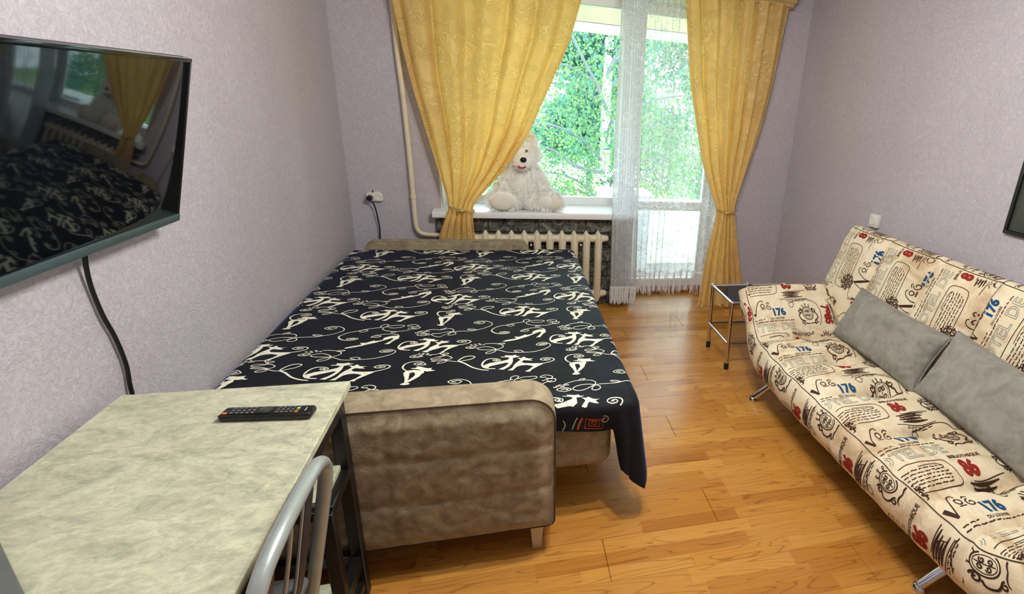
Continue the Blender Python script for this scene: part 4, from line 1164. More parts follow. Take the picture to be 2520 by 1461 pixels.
# =================================================================== PICTURE ON THE RIGHT WALL
pic = empty('framed_picture', (XR, 1.68, 1.18), 'picture in a thin black frame hanging on the wall over the sofa', 'picture')
py0, py1, pz0, pz1 = 1.38, 1.985, 1.178, 1.62
mb = MB()
for (a, b, c, d) in ((py0, py1, pz0, pz0+.020), (py0, py1, pz1-.020, pz1), (py0, py0+.020, pz0+.019, pz1-.019), (py1-.020, py1, pz0+.019, pz1-.019)):
    mb.rbox(XR-.026, XR-.002, a, b, c, d, .003, 1)
mb.build('frame', M_black, pic)
def mat_art():
    m = Mat('painted_scene', rough=.3)
    v = m.pos()
    s = m.n('ShaderNodeSeparateXYZ'); m.l(v, s.inputs[0])
    zz = m.math('DIVIDE', m.math('SUBTRACT', s.outputs['Z'], pz0), pz1-pz0)
    wob = m.noise(v, 6, 3)
    c = m.ramp(m.math('ADD', zz, m.math('MULTIPLY', m.math('SUBTRACT', wob, .5), .10)), [(.16, srgb(34, 50, 44)), (.20, srgb(40, 70, 58)), (.26, srgb(84, 136, 160)), (.6, srgb(60, 104, 140))])
    sp = m.ramp(m.noise(v, 190, 3), [(.52, 0.), (.58, 1.)])
    low = m.math('LESS_THAN', zz, .17)
    c = m.mix(m.math('MULTIPLY', sp, low), c, srgb(214, 222, 214))
    tr = m.ramp(m.noise(m.pos((1, 9, 1.2)), 1.0, 2, .4), [(.46, 0.), (.50, 1.)])
    m.color(m.mix(tr, c, srgb(58, 62, 56)))
    return m.m
MB().box(XR-.014, XR-.010, py0+.015, py1-.015, pz0+.015, pz1-.015).build('painting', mat_art(), pic, False)

# =================================================================== SIDE TABLE
st = empty('side_table', (1.66, 3.0, 0), 'small chrome tube side table with black glass top next to the sofa', 'side table')
sx0, sx1, sy0, sy1, sz = 1.385, 1.945, 2.895, 3.240, .478
lean = .012
for x in (sx0, sx1):
    for y in (sy0, sy1):
        dx = lean if x == sx0 else -lean
        MB().tube([(x+dx, y, .02), (x-dx*.2, y, sz)], .0125, 12).build('leg', M_chrome, st)
        MB().lathe([(0, 0), (.015, 0), (.016, .004), (.016, .045), (.0128, .047)], (x+dx, y, 0), 'z', 12).build('rubber_foot', M_rubber, st)
        MB().sphere((x, y, sz), .017, 12, 8).build('corner_joint', M_chrome, st)
for y in (sy0, sy1): MB().tube([(sx0, y, sz), (sx1, y, sz)], .0115, 10).build('top_rail', M_chrome, st)
for x in (sx0, sx1): MB().tube([(x, sy0, sz), (x, sy1, sz)], .0115, 10).build('top_rail', M_chrome, st)
for y in (sy0, sy1): MB().tube([(sx0, y, .19), (sx1, y, .19)], .0105, 10).build('lower_rail', M_chrome, st)
for x in (sx0, sx1): MB().tube([(x, sy0, .19), (x, sy1, .19)], .0105, 10).build('lower_rail', M_chrome, st)
MB().rbox(sx0+.012, sx1-.012, sy0+.012, sy1-.012, sz-.006, sz+.002, .002, 1).build('glass_top', Mat('black_glass', (.004, .004, .005, 1), .05, spec=.6).m, st)
for x, y in (((sx0+sx1)/2, sy1), ((sx0+sx1)/2, sy0)):
    MB().rbox(x-.016, x+.016, y-.022, y+.016, sz-.012, sz+.020, .005, 2).build('clamp', M_chrome, st)

# =================================================================== CEILING LAMP (above the frame)
lamp = empty('ceiling_lamp_offscreen', (.5, 1.45, ZC), 'small three-arm ceiling lamp with white glass shades over the room', 'lamp')
MB().lathe([(0, ZC), (.07, ZC), (.065, ZC-.03), (.02, ZC-.045), (0, ZC-.045)], (.5, 1.45, 0), 'z', 24).build('canopy', M_cornice, lamp)
MB().tube([(.5, 1.45, ZC-.03), (.5, 1.45, ZC-.12)], .010, 10).build('stem', M_cornice, lamp)
M_shade = mat_emit('lit_glass_shade', LAMP_COLOR, 2.0)
for k in range(3):
    a = 2*PI*k/3 + .5
    c = Vector((.5+.17*math.cos(a), 1.45+.17*math.sin(a), ZC-.15))
    ar = MB().tube(catmull([(.5, 1.45, ZC-.11), ((.5+c.x)/2, (1.45+c.y)/2, ZC-.16), (c.x, c.y, ZC-.125)], 6), .007, 8).build('arm', M_cornice, lamp)
    MB().lathe([(.020, .0), (.034, -.02), (.05, -.055), (.058, -.085)], (c.x, c.y, c.z+.03), 'z', 20).build('shade_offscreen', M_shade, lamp)
    ld = bpy.data.lights.new('ceiling_bulb_offscreen', 'POINT'); ld.energy = LAMP_POWER; ld.color = LAMP_COLOR; ld.shadow_soft_size = .03
    lo = bpy.data.objects.new('ceiling_bulb_offscreen', ld); link(lo, lamp); lo.location = (c.x-.5, c.y-1.45, c.z-ZC-.075)
# =================================================================== SOFA WITH PRINTED CANVAS
sofa = empty('click_clack_sofa', (1.8, 1.75, 0), 'cream canvas sofa printed with vintage french lettering along the wall', 'sofa')
XFT = [(.50, .040), (.9, .035), (1.15, .020), (1.3, .008), (1.65, 0), (2.16, -.013), (2.45, .004), (2.6, .028), (2.9, .03)]
S_LO, S_HI = .56, 2.88
def theta(s): return .70*sstep(2.42, 2.60, s) - .62*sstep(1.02, .84, s)
_tab = {}
def bend_table():
    n0 = 175; y, z = 1.75, 0.
    _tab[n0] = (y, z)
    for k in range(n0, 320): t = theta((k+.5)/100); y += .01*math.cos(t); z += .01*math.sin(t); _tab[k+1] = (y, z)
    y, z = 1.75, 0.
    for k in range(n0, 20, -1): t = theta((k-.5)/100); y -= .01*math.cos(t); z -= .01*math.sin(t); _tab[k-1] = (y, z)
bend_table()
def axis(s):
    k = int(math.floor(s*100)); f = s*100-k
    a, b = _tab[k], _tab[k+1]
    return lerp(a[0], b[0], f), lerp(a[1], b[1], f)
def arcpath(pts):
    q = catmull([(a, 0, b) for a, b in pts], 8)
    L = [0]
    for a, b in zip(q, q[1:]): L.append(L[-1]+(b-a).length)
    return q, L
def along(path, d):
    q, L = path
    d = max(0, min(L[-1], d))
    lo, hi = 0, len(L)-1
    while hi-lo > 1:
        m_ = (lo+hi)//2
        if L[m_] <= d: lo = m_
        else: hi = m_
    t = (d-L[lo])/max(1e-9, L[hi]-L[lo])
    v = q[lo].lerp(q[hi], t)
    return v.x, v.z
SEAT = [(1.52, .205), (1.42, .205), (1.385, .215), (1.358, .255), (1.347, .31), (1.355, .365), (1.375, .400), (1.41, .417), (1.50, .427), (1.65, .432), (1.80, .432), (1.92, .427), (1.975, .405), (1.995, .345), (1.985, .25), (1.94, .207), (1.85, .203)]
sp = arcpath(SEAT); VL = sp[1][-1]; V0 = sp[1][16]; VS = sp[1][48]; VB = sp[1][96]     # V0 front bottom, VS seam, VB back edge
TUFT = [2.45, 2.14, 1.83, 1.50, 1.17]
def seat_pt(s, v, off=0.):
    e = min(s-S_LO, S_HI-s)
    x, z = along(sp, v)
    h = z-.40
    if h < 0: h *= 1-.38*sstep(2.46, 2.62, s)
    k = 1-max(0, min(1, (x-1.35)/.6))
    x += interp(XFT, s)*k
    top = sstep(VS-.01, VS+.05, v)*sstep(VB+.06, VB-.05, v)
    dn = 0
    for t in TUFT:
        ds = abs(s-t)
        if ds < .2:
            r = math.hypot(s-t, (x-1.70)*.8)
            dn += .050*math.exp(-(r/.055)**2) + .026*math.exp(-(ds/(.018+.05*abs(x-1.70)))**2)*math.exp(-((x-1.70)/.22)**2)
    dn -= .016*math.sin(PI*(((s-1.17)/.325) % 1.0))*top
    dn += .006*nz(s*11, x*11, 4) + .0035*nz(s*28, x*9, 7)
    h -= dn*top
    fs = sstep(V0-.03, V0+.02, v)*(1-top)
    x += fs*(.006*nz(s*16, z*9, 2) + .003*math.sin(s*38+3*nz(s*4, 1)))
    # crease where the end flaps fold
    for hs in (2.47, .97): h -= .014*math.exp(-((s-hs)/.014)**2)*top; x += .010*math.exp(-((s-hs)/.014)**2)*fs
    if e < .05:
        c = math.sqrt(max(0, 1-(1-max(e, 0)/.05)**2))
        h = lerp(-.09, h, .35+.65*c); x = lerp(1.67, x, .93+.07*c)
    ya, za = axis(s); t = theta(s)
    return Vector((x, ya - h*math.sin(t), .40 + za + h*math.cos(t)))
def nrm_off(fn, a, b, off, eps=.004):
    p = fn(a, b); du = fn(a+eps, b)-fn(a-eps, b); dv = fn(a, b+eps)-fn(a, b-eps)
    n = du.cross(dv)
    if n.length < 1e-9: return p
    return p + n.normalized()*off
def slab(name, s0, s1, ns, parent):
    nv_ = 110
    mb = MB()
    vs_ = [seat_pt(lerp(s0, s1, i/ns), VL*j/nv_) for i in range(ns+1) for j in range(nv_+1)]
    fs_ = [(i*(nv_+1)+j, i*(nv_+1)+j+1, (i+1)*(nv_+1)+j+1, (i+1)*(nv_+1)+j) for i in range(ns) for j in range(nv_)]
    fs_ += [((i+1)*(nv_+1), i*(nv_+1), i*(nv_+1)+nv_, (i+1)*(nv_+1)+nv_) for i in range(ns)]
    fs_.append(tuple(range(nv_+1))); fs_.append(tuple(ns*(nv_+1)+j for j in range(nv_, -1, -1)))
    mb.add(vs_, fs_)
    o = mb.build(name, M_sofa, parent, True, 1.2)
    bm = bmesh.new(); bm.from_mesh(o.data); bmesh.ops.recalc_face_normals(bm, faces=bm.faces); bm.to_mesh(o.data); bm.free()
    return o
seat = slab('seat', .97, 2.47, 150, sofa)
flap_far = slab('fold_up_arm', 2.466, S_HI, 48, sofa)
flap_near = slab('fold_up_arm', S_LO, .974, 48, sofa)
for par, a, b in ((seat, .97, 2.47), (flap_far, 2.47, S_HI-.04), (flap_near, S_LO+.04, .97)):
    n = max(8, int((b-a)/.012))
    MB().tube([seat_pt(lerp(a, b, k/n), VS) + Vector((-.001, 0, .0012)) for k in range(n+1)], .0021, 6).build('front_seam', M_seam, par)
for t in TUFT[1:4]:
    MB().sphere(seat_pt(t, VS+.335)+Vector((0, 0, .004)), (.011, .011, .006), 10, 6).build('tuft_button', M_sofa, seat)

BACK = [(2.02, .385), (1.975, .395), (1.965, .43), (1.985, .50), (2.015, .60), (2.05, .72), (2.085, .84), (2.115, .93), (2.14, .98), (2.175, 1.008), (2.215, 1.005), (2.245, .97), (2.245, .90), (2.20, .72), (2.145, .52), (2.10, .41), (2.06, .385)]
bp = arcpath(BACK); BL = bp[1][-1]; B0 = bp[1][16]; BT = bp[1][72]
BY_LO, BY_HI = .50, 2.90
BSEAM = [2.50, 2.125, 1.75, 1.375, 1.0]
def back_pt(y, v):
    x, z = along(bp, v)
    front = sstep(B0-.02, B0+.06, v)*sstep(BT+.05, BT-.03, v)
    d = 0
    for s in BSEAM: d += .020*math.exp(-((y-s)/.013)**2)
    pos_ = sorted([BY_LO]+BSEAM+[BY_HI])
    for a, b in zip(pos_, pos_[1:]):
        if a <= y <= b: d -= .016*math.sin(PI*(y-a)/(b-a))
    d += .004*nz(y*13, z*10, 8) + .004*math.sin(z*42+y*6)*math.exp(-((z-.93)/.05)**2)
    x += d*front
    z += .012*sstep(1.9, 1.2, y)*sstep(.6, 1., z)
    e = min(y-BY_LO, BY_HI-y)
    if e < .05:
        c = math.sqrt(max(0, 1-(1-max(e, 0)/.05)**2))
        cx, cz = 2.105, .70
        ax = (z-cz)*.37
        x = lerp(cx+ax, x, .35+.65*c); z = lerp(cz, z, .93+.07*c)
    return Vector((x, y, z))
mb = MB(); ns, nv_ = 200, 100
vs_ = [back_pt(lerp(BY_LO, BY_HI, i/ns), BL*j/nv_) for i in range(ns+1) for j in range(nv_+1)]
fs_ = [(i*(nv_+1)+j, i*(nv_+1)+j+1, (i+1)*(nv_+1)+j+1, (i+1)*(nv_+1)+j) for i in range(ns) for j in range(nv_)]
fs_ += [((i+1)*(nv_+1), i*(nv_+1), i*(nv_+1)+nv_, (i+1)*(nv_+1)+nv_) for i in range(ns)]
fs_.append(tuple(range(nv_+1))); fs_.append(tuple(ns*(nv_+1)+j for j in range(nv_, -1, -1)))
mb.add(vs_, fs_)
backrest = mb.build('backrest', M_sofa, sofa, True, 1.2)
bm = bmesh.new(); bm.from_mesh(backrest.data); bmesh.ops.recalc_face_normals(bm, faces=bm.faces); bm.to_mesh(backrest.data); bm.free()
for s in BSEAM:
    MB().tube([back_pt(s, lerp(B0+.02, BT-.01, k/40))+Vector((-.001, 0, 0)) for k in range(41)], .0018, 5).build('panel_seam', M_seam, backrest)
n = 150
MB().tube([back_pt(lerp(BY_LO+.05, BY_HI-.05, k/n), BT-.02) + Vector((-.001, 0, .001)) for k in range(n+1)], .0022, 6).build('top_seam', M_seam, backrest)
# steel frame and chrome legs
MB().rbox(1.50, 1.96, .75, 2.55, .165, .215, .01).build('frame', M_black, sofa)
MB().rbox(2.02, 2.12, .75, 2.6, .30, .42, .01).build('back_frame', M_black, sofa)
MB().rbox(1.94, 2.06, .80, .86, .18, .36, .01).rbox(1.94, 2.06, 2.44, 2.50, .18, .36, .01).build('hinge_bracket', M_black, sofa)
for (fx, fy, tx, ty_) in ((1.405, 2.485, 1.545, 2.43), (1.455, 1.135, 1.60, 1.10), (2.06, 2.50, 1.93, 2.45), (2.06, .95, 1.93, 1.0)):
    q = catmull([(fx, fy, .022), (lerp(fx, tx, .22), lerp(fy, ty_, .22), .055), (lerp(fx, tx, .6), lerp(fy, ty_, .6), .115), (tx, ty_, .185)], 6)
    r = [lerp(.017, .026, k/(len(q)-1)) for k in range(len(q))]
    lg = MB().tube(q, r, 14).build('leg', M_chrome, sofa)
    MB().lathe([(0, 0), (.024, 0), (.026, .006), (.024, .020), (.016, .028), (0, .028)], (fx, fy, 0), 'z', 16).build('glide', M_chrome, lg)

# ---- print
def text_tris(txt, size, bold=0., outline=False, ow=.003, sx=1.):
    cu = bpy.data.curves.new('tmp', 'FONT'); cu.body = txt; cu.size = size; cu.offset = bold; cu.resolution_u = 3
    ob = bpy.data.objects.new('tmp', cu); COL.objects.link(ob)
    dg = bpy.context.evaluated_depsgraph_get(); dg.update()
    ev = ob.evaluated_get(dg); me = ev.to_mesh()
    vs2 = [Vector((v.co.x*sx, v.co.y)) for v in me.vertices]
    tr = []
    if outline:
        cnt = {}
        for p in me.polygons:
            vv = list(p.vertices)
            for a, b in zip(vv, vv[1:]+vv[:1]): k = (min(a, b), max(a, b)); cnt[k] = cnt.get(k, 0)+1
        for (a, b), c in cnt.items():
            if c == 1: tr += stroke_tris([vs2[a], vs2[b]], ow, smooth=False)
    else:
        me.calc_loop_triangles()
        for t in me.loop_triangles: tr.append(tuple(vs2[i] for i in t.vertices))
    ev.to_mesh_clear()
    bpy.data.objects.remove(ob); bpy.data.curves.remove(cu)
    return tr
def shift(tr, dx, dy, rot=0., sc=1.):
    c, s = math.cos(rot), math.sin(rot)
    return [tuple(Vector((dx+sc*(c*p.x-s*p.y), dy+sc*(s*p.x+c*p.y))) for p in t) for t in tr]
def spiral(cx, cy, r0, r1, a0, turns, n=18, sgn=1):
    return [(cx+lerp(r0, r1, k/n)*math.cos(a0+sgn*2*PI*turns*k/n), cy+lerp(r0, r1, k/n)*math.sin(a0+sgn*2*PI*turns*k/n)) for k in range(n+1)]
def ring(cx, cy, rx, ry, n=24, wob=0., k=8): return [(cx+(rx+wob*math.sin(k*2*PI*i/n))*math.cos(2*PI*i/n), cy+(ry+wob*math.sin(k*2*PI*i/n))*math.sin(2*PI*i/n)) for i in range(n+1)]
def crest(cx, cy, s, name=None):
    t = []
    t += stroke_tris(ring(cx, cy+.2*s, .44*s, .57*s), .06*s) + stroke_tris(ring(cx, cy+.2*s, .33*s, .46*s), .03*s)
    for sg in (-1, 1):
        t += stroke_tris(spiral(cx+sg*.62*s, cy+.45*s, .22*s, .03*s, PI/2, 1.3, 16, sg), .08*s)
        t += stroke_tris([(cx+sg*.45*s, cy-.45*s), (cx+sg*.75*s, cy-.25*s), (cx+sg*.80*s, cy+.1*s), (cx+sg*.60*s, cy+.25*s)], .09*s)
        t += stroke_tris(spiral(cx+sg*.55*s, cy-.55*s, .18*s, .03*s, 0, 1.2, 14, -sg), .075*s)
        t += stroke_tris([(cx, cy-.75*s), (cx+sg*.25*s, cy-.68*s), (cx+sg*.45*s, cy-.72*s), (cx+sg*.55*s, cy-.85*s)], [.06*s, .09*s, .07*s, .03*s])
    for k in range(5):
        a = PI*(.15+.7*k/4)
        t += stroke_tris([(cx+.42*s*math.cos(a), cy+.2*s+.57*s*math.sin(a)), (cx+.55*s*math.cos(a), cy+.2*s+.75*s*math.sin(a))], [.09*s, .05*s], smooth=False)
        t += stroke_tris(ring(cx+.56*s*math.cos(a), cy+.2*s+.82*s*math.sin(a), .05*s, .06*s, 8), .04*s)
    for k in range(4):
        t += stroke_tris(spiral(cx+(.13 if k % 2 else -.13)*s, cy+(.35 if k < 2 else .05)*s, .12*s, .02*s, k, 1.2, 10), .055*s)
    t += stroke_tris([(cx, cy+.6*s), (cx, cy-.2*s)], .04*s)
    if name:
        t += stroke_tris([(cx-.75*s, cy-.20*s), (cx-.3*s, cy-.42*s), (cx+.3*s, cy-.42*s), (cx+.75*s, cy-.20*s)], .035*s)
        t += stroke_tris([(cx-.75*s, cy-.48*s), (cx-.3*s, cy-.70*s), (cx+.3*s, cy-.70*s), (cx+.75*s, cy-.48*s)], .035*s)
        t += shift(text_tris(name, .34*s, .006*s), cx-.52*s, cy-.64*s)
    return t
def rosette(cx, cy, r):
    t = []
    for k in range(8):
        a = 2*PI*k/8
        t += stroke_tris(spiral(cx+.62*r*math.cos(a), cy+.62*r*math.sin(a), .34*r, .04*r, a, 1.4, 14), .12*r)
        t += stroke_tris([(cx+.2*r*math.cos(a+.4), cy+.2*r*math.sin(a+.4)), (cx+1.02*r*math.cos(a+.4), cy+1.02*r*math.sin(a+.4))], [.07*r, .16*r], smooth=False)
    t += stroke_tris(spiral(cx, cy, .28*r, .03*r, 0, 2), .07*r)
    return t
def textlines(x0, x1, ys, w=.0026, seed=1):
    r2 = random.Random(seed); t = []
    for y in ys:
        x = x0 + r2.uniform(0, .02)
        while x < x1 - .01:
            l = r2.uniform(.008, .03)
            n_ = max(2, int(l/.005))
            t += stroke_tris([(x+l*k/n_, y + r2.uniform(-.002, .002)) for k in range(n_+1)], w, smooth=False)
            x += l + .006
    return t
brown, red, blue, pale = [], [], [], []
# reading direction = +p (front to back), up = +q (towards the window)
pale += shift(text_tris('HOTEL DE', .078, .0008, True, .0020, .98), 0, 0)
brown += shift(text_tris('DU LOUVRE', .017, .0003), .20, .082) + textlines(.06, .18, (.087,), .004, 5) + textlines(.03, .36, (.070,), .0045, 6)
N_ = [(-.015, .105), (.02, .118), (.042, .165), (.050, .200)]
brown += stroke_tris([(.03, .095), (.055, .125), (.070, .175), (.082, .212)], .004)
brown += stroke_tris([(.082, .212), (.100, .165), (.118, .120)], [.012, .015, .010])
brown += stroke_tris([(.118, .120), (.130, .165), (.150, .205), (.172, .214), (.180, .203)], .0045)
brown += stroke_tris(ring(.172, .178, .012, .013, 12), .005) + stroke_tris([(.158, .157), (.188, .157)], .004, smooth=False)
brown += stroke_tris(spiral(.215, .165, .020, .004, PI/2, 1.2, 12), .005) + stroke_tris([(.200, .19), (.212, .20), (.222, .192)], .005)
blue += shift(text_tris('176', .068, .0034, sx=.88), .222, .108)
fr = [(.02, -.05), (.03, -.035), (.05, -.03), (.12, -.026), (.20, -.026), (.27, -.030), (.29, -.035), (.30, -.05), (.305, -.09), (.30, -.125), (.29, -.14), (.26, -.146), (.16, -.15), (.06, -.146), (.03, -.14), (.02, -.12), (.014, -.09), (.02, -.05)]
brown += stroke_tris(fr, .0032) + textlines(.05, .27, (-.055, -.07, -.085, -.10, -.115, -.13), .0038, 3)
brown += stroke_tris([(.17, -.045), (.25, -.045), (.27, -.065), (.22, -.075)], .0025)
brown += rosette(.065, -.140, .052)
brown += shift(text_tris('BIBLIOTHEQUE', .0225, .0005), .325, -.035)
red += shift(text_tris('86', .085, .0050, sx=.80), .345, -.108)
for k, yy in enumerate((-.138, -.150, -.162, -.174)):
    brown += stroke_tris([(.33+.01*(k % 2), yy), (.40, yy+.002), (.47-.015*(k % 3), yy)], [.004, .010, .003])
brown += stroke_tris([(.34, -.134), (.38, -.171), (.42, -.141), (.45, -.176)], .003)
brown += stroke_tris([(.36, -.128), (.50, -.128)], .003, smooth=False) + stroke_tris([(.30, -.186), (.50, -.190)], .003, smooth=False)
brown += crest(.555, -.085, .056, 'CARRE')
brown += crest(.465, .095, .078)
# rotated line: reads towards the near end, up = +p
def rot(tr, p0, q0): return [tuple(Vector((p0+p.y, q0-p.x)) for p in t) for t in tr]
red += rot(text_tris('7985', .074, .0045, sx=.90), -.085, .165)
brown += rot(text_tris('BIBLIOTHEQUE', .0225, .0005), -.022, .175)
brown += stroke_tris([(-.03, .21), (.0, .05), (.01, -.02)], .0028) + stroke_tris([(-.02, .20), (.012, .06)], .0028)
brown += stroke_tris([(.36, .19), (.45, .21), (.54, .19), (.56, .12), (.53, .02)], .0035) + stroke_tris(spiral(.37, .175, .022, .012, 0, 1.1, 12), .003)
def clean(tr): return refine([t for t in tr], .030)
brown += stroke_tris([(-.02, .20), (.0, .215), (.05, .218), (.10, .232)], .003) + textlines(.34, .48, (-.195, -.203), .003, 9)
brown, red, blue, pale = clean(brown), clean(red), clean(blue), clean(pale)
M_pb = mat_print('brown_ink', (66, 42, 32)); M_pr = mat_print('red_ink', (150, 44, 36)); M_pbl = mat_print('blue_ink', (34, 82, 126)); M_pp = mat_print('pale_blue_ink', (104, 134, 140))
PQ, PP = .405, .665
def lay(parent, fn, q0, q1, v0, v1, qph, vph, off=.0016, sgn=1):
    """lay the repeating print on the surface fn(q, v) inside the given window"""
    prs = {k: Print() for k in ('brown', 'red', 'blue', 'pale')}
    def mp(q, v):
        if q < q0 or q > q1 or v < v0 or v > v1: return None
        return nrm_off(fn, q, v, off*sgn)
    i0 = int(math.floor((q0-qph)/PQ))-1; i1 = int(math.ceil((q1-qph)/PQ))+1
    j0 = int(math.floor((v0-vph)/PP))-1; j1 = int(math.ceil((v1-vph)/PP))+1
    for i in range(i0, i1+1):
        for j in range(j0, j1+1):
            oq, ov = qph+PQ*i, vph+PP*j
            if oq+.30 < q0 or oq-.40 > q1 or ov+.56 < v0 or ov-.28 > v1: continue
            xf = lambda p: (p.y+oq, p.x+ov)
            for k, tr in (('brown', brown), ('red', red), ('blue', blue), ('pale', pale)): prs[k].put(tr, xf, mp)
    for k, m_ in (('brown', M_pb), ('red', M_pr), ('blue', M_pbl), ('pale', M_pp)): prs[k].build(k+'_print', m_, parent)
_a = seat_pt(1.7, VS+.3); _n = (seat_pt(1.704, VS+.3)-seat_pt(1.696, VS+.3)).cross(seat_pt(1.7, VS+.304)-seat_pt(1.7, VS+.296))
SG = 1 if _n.z > 0 else -1
_n2 = (back_pt(1.604, B0+.3)-back_pt(1.596, B0+.3)).cross(back_pt(1.6, B0+.304)-back_pt(1.6, B0+.296))
SB = 1 if _n2.x < 0 else -1
lay(seat, seat_pt, .985, 2.455, VS+.006, VB, 1.335, VS-.085, sgn=SG)
lay(seat, seat_pt, .985, 2.455, V0, VS-.006, 1.20, V0-.30, sgn=SG)
lay(flap_far, seat_pt, 2.475, S_HI-.02, VS+.006, VB, 2.53, VS-.10, sgn=SG)
lay(flap_far, seat_pt, 2.475, S_HI-.02, V0, VS-.006, 2.60, V0-.42, sgn=SG)
lay(flap_near, seat_pt, S_LO+.02, .965, VS+.006, VB, .93, VS-.085, sgn=SG)
lay(flap_near, seat_pt, S_LO+.02, .965, V0, VS-.006, .80, V0-.30, sgn=SG)
lay(backrest, back_pt, BY_LO+.03, BY_HI-.03, B0, BT-.024, 1.98, B0+.215, sgn=SB)
lay(backrest, back_pt, BY_LO+.03, BY_HI-.03, BT-.016, BT+.10, 1.70, BT-.45, sgn=SB)

# =================================================================== CUSHIONS
def cushion(c, axl, axh, Lh, Hh, T, label, seed):
    axl = Vector(axl).normalized(); axh = Vector(axh); axh = (axh-axl*axh.dot(axl)).normalized(); ax = axl.cross(axh)
    cu = empty('throw_cushion', c, label, 'cushion', 'grey velvet cushions on the sofa')
    C = Vector(c)
    def side_(sg):
        def fn(u, v):
            a, b = 2*u-1, 2*v-1
            pin = 1-.07*(abs(a)**3)*(1-abs(b)**2) ; pin2 = 1-.10*(abs(b)**3)*(1-abs(a)**2)
            x = a*Lh*(1-.05*(1-b*b)*abs(a)**3); y = b*Hh*(1-.07*(1-a*a)*abs(b)**3)
            t = T*((1-a**4)*(1-b**4))**.55
            ed = max(abs(a), abs(b))
            wr = .012*math.exp(-((ed-.86)/.12)**2)*nz(a*16+seed, b*5) if ed < .99 else 0
            wr += .006*nz(a*3+seed, b*3, sg)
            return C + axl*x + axh*y + ax*sg*(t+wr*(1 if t > .005 else 0))
        return fn
    f1, f2 = side_(1), side_(-1)
    nu, nv2 = 72, 48
    mb = MB().grid(f1, nu, nv2)
    m2 = MB().grid(f2, nu, nv2); n0 = len(mb.v)
    mb.add(m2.v, [tuple(reversed(f)) for f in m2.f])
    o = mb.build('cover', M_cush, cu, True, None)
    bm = bmesh.new(); bm.from_mesh(o.data); bmesh.ops.remove_doubles(bm, verts=bm.verts, dist=1e-4); bmesh.ops.recalc_face_normals(bm, faces=bm.faces); bm.to_mesh(o.data); bm.free()
    rimp = [C+axl*(a*Lh*(1-.05*(1-b*b)*abs(a)**3))+axh*(b*Hh*(1-.07*(1-a*a)*abs(b)**3)) for a, b in
            [(-1+2*k/30, -1) for k in range(30)] + [(1, -1+2*k/20) for k in range(20)] + [(1-2*k/30, 1) for k in range(30)] + [(-1, 1-2*k/20) for k in range(20)]]
    MB().tube(rimp, .0035, 6, closed=True).build('edge_seam', M_cush, cu)
    return cu
cushion((1.918, 2.108, .583), (.02, -1, -.02), (.12, 0, .25), .335, .160, .072, 'grey velvet cushion on the sofa leaning nearer the fold-up arm by the side table', 1.)
cushion((1.908, 1.421, .600), (-.07, -1, -.02), (.12, 0, .25), .348, .172, .074, 'grey velvet cushion on the sofa overlapping the corner of the other cushion', 2.6)
# =================================================================== OUTSIDE: cabinet on the loggia and trees
cab = empty('balcony_cabinet', (1.12, 5.1, -.02), 'low white cabinet standing on the loggia outside the window', 'cabinet')
MB().rbox(.88, 1.36, 4.96, 5.36, -.02, .80, .006, 1).build('body', M_pvc, cab)
MB().rbox(.86, 1.38, 4.94, 5.38, .80, .825, .006, 1).build('top', M_pvc, cab)
for a, b in ((.885, 1.118), (1.122, 1.355)):
    d = MB().rbox(a, b, 4.945, 4.962, .04, .78, .004, 1).build('door', M_pvc, cab)
    MB().rbox((1.10 if a < 1 else 1.132), (1.108 if a < 1 else 1.14), 4.93, 4.947, .42, .52, .003, 1).build('handle', M_chrome, d)

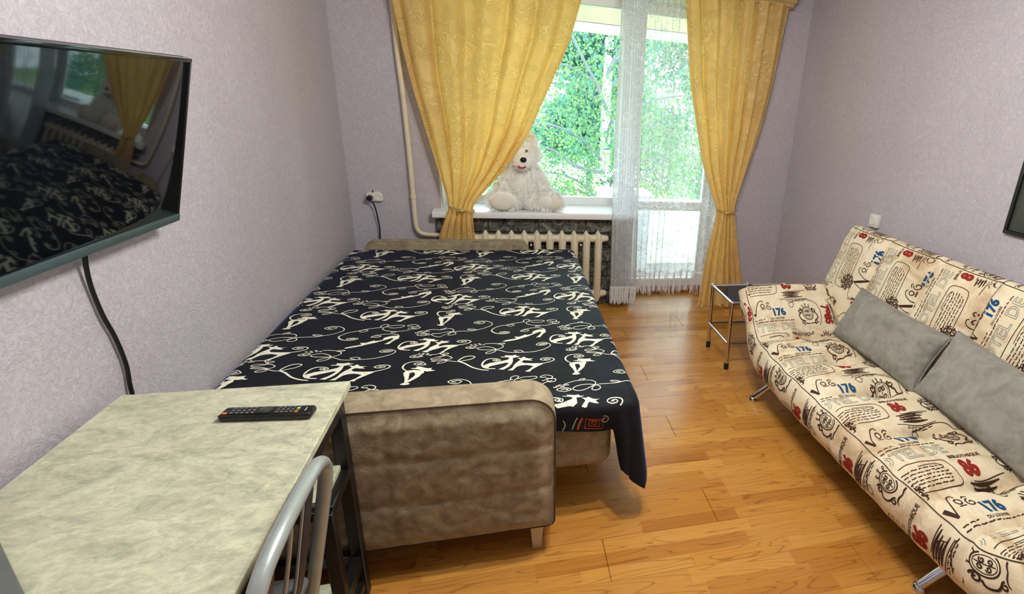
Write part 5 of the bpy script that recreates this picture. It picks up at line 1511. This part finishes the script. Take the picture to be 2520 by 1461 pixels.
M_leaf1 = mat_leaf('birch_leaf', (44, 100, 84), (122, 152, 84)); M_leaf2 = mat_leaf('far_leaf', (70, 128, 122), (104, 156, 138))
def G(rr, s): return max(-1.8*s, min(1.8*s, rr.gauss(0, s)))
def leaf_cloud(mb, rr, centres, n, rad, size):
    for _ in range(n):
        c = rr.choice(centres)
        p = Vector(c) + Vector((G(rr, rad), G(rr, rad), G(rr, rad*.8)))
        a = Vector((rr.uniform(-1, 1), rr.uniform(-1, 1), rr.uniform(-1.6, .2))).normalized()
        b = a.cross(Vector((rr.uniform(-1, 1), rr.uniform(-1, 1), rr.uniform(-1, 1)))).normalized()
        s = size*rr.uniform(.7, 1.3)
        mb.add([p, p+a*s*.5+b*s*.33, p+a*s, p+a*s*.5-b*s*.33], [(0, 1, 2, 3)])
def tree(name, x, y, z0, z1, r0, label, spread, nleaf, size, leafm, seed, bark, limbs=9, extra=()):
    rr = random.Random(seed)
    t = empty(name, (x, y, z0), label, 'tree', 'trees outside the window')
    pts = [(x+.12*nz(seed, k*.5)*k*.4, y+.1*nz(seed+5, k*.6), lerp(z0, z1, k/8)) for k in range(9)]
    MB().tube(catmull(pts, 4), [lerp(r0, r0*.35, k/32) for k in range(33)], 12).build('trunk', bark, t)
    ends = []
    for k in range(limbs):
        h = rr.uniform(.38, .92); i = h*8; p = Vector(pts[int(i)]).lerp(Vector(pts[min(8, int(i)+1)]), i-int(i))
        a = rr.uniform(0, 2*PI); L = spread*rr.uniform(.5, 1.1)*(1.15-h*.5)
        e = p+Vector((math.cos(a)*L, math.sin(a)*L*.7, rr.uniform(.2, .9)))
        q = catmull([p, p.lerp(e, .45)+Vector((0, 0, .22)), e, e+Vector((math.cos(a)*.4, 0, -.45))], 5)
        MB().tube(q, [lerp(r0*.20, .008, j/(len(q)-1)) for j in range(len(q))], 7).build('branch', M_branch, t)
        ends += [q[j] for j in range(4, len(q), 2)]
    for ex in extra:
        q = catmull(ex, 6)
        MB().tube(q, [lerp(.045, .008, j/(len(q)-1)) for j in range(len(q))], 8).build('branch', M_branch, t)
        ends += [q[j] for j in range(6, len(q), 3)]
    mb = MB()
    leaf_cloud(mb, rr, ends, nleaf, .50, size)
    tag(mb.build('foliage', leafm, t, False), kind='stuff')
    return t
tree('birch_tree', 2.05, 11.5, -7, 6.5, .17, 'white trunked birch tree with green and yellow leaves close outside the window', 2.6, 30000, .068, M_leaf1, 4, M_bark, 30,
     [[(2.02, 11.4, 1.5), (1.75, 11.2, 2.0), (1.40, 11.0, 2.5), (1.0, 10.9, 3.2), (.7, 10.8, 3.9)],
      [(2.02, 11.4, .2), (1.4, 11.1, .35), (.8, 10.9, .7), (.3, 10.8, .6), (-.2, 10.8, .2)],
      [(2.02, 11.4, 2.2), (2.3, 11.2, 2.8), (2.7, 11.1, 3.3), (3.1, 11.0, 3.4), (3.4, 11, 3.0)],
      [(2.02, 11.4, -.8), (1.5, 11.0, -.5), (.9, 10.8, -.1), (.5, 10.7, -.4)],
      [(2.04, 11.4, -.2), (2.8, 11.0, .2), (3.5, 10.9, .8), (4.0, 10.8, .6)]])
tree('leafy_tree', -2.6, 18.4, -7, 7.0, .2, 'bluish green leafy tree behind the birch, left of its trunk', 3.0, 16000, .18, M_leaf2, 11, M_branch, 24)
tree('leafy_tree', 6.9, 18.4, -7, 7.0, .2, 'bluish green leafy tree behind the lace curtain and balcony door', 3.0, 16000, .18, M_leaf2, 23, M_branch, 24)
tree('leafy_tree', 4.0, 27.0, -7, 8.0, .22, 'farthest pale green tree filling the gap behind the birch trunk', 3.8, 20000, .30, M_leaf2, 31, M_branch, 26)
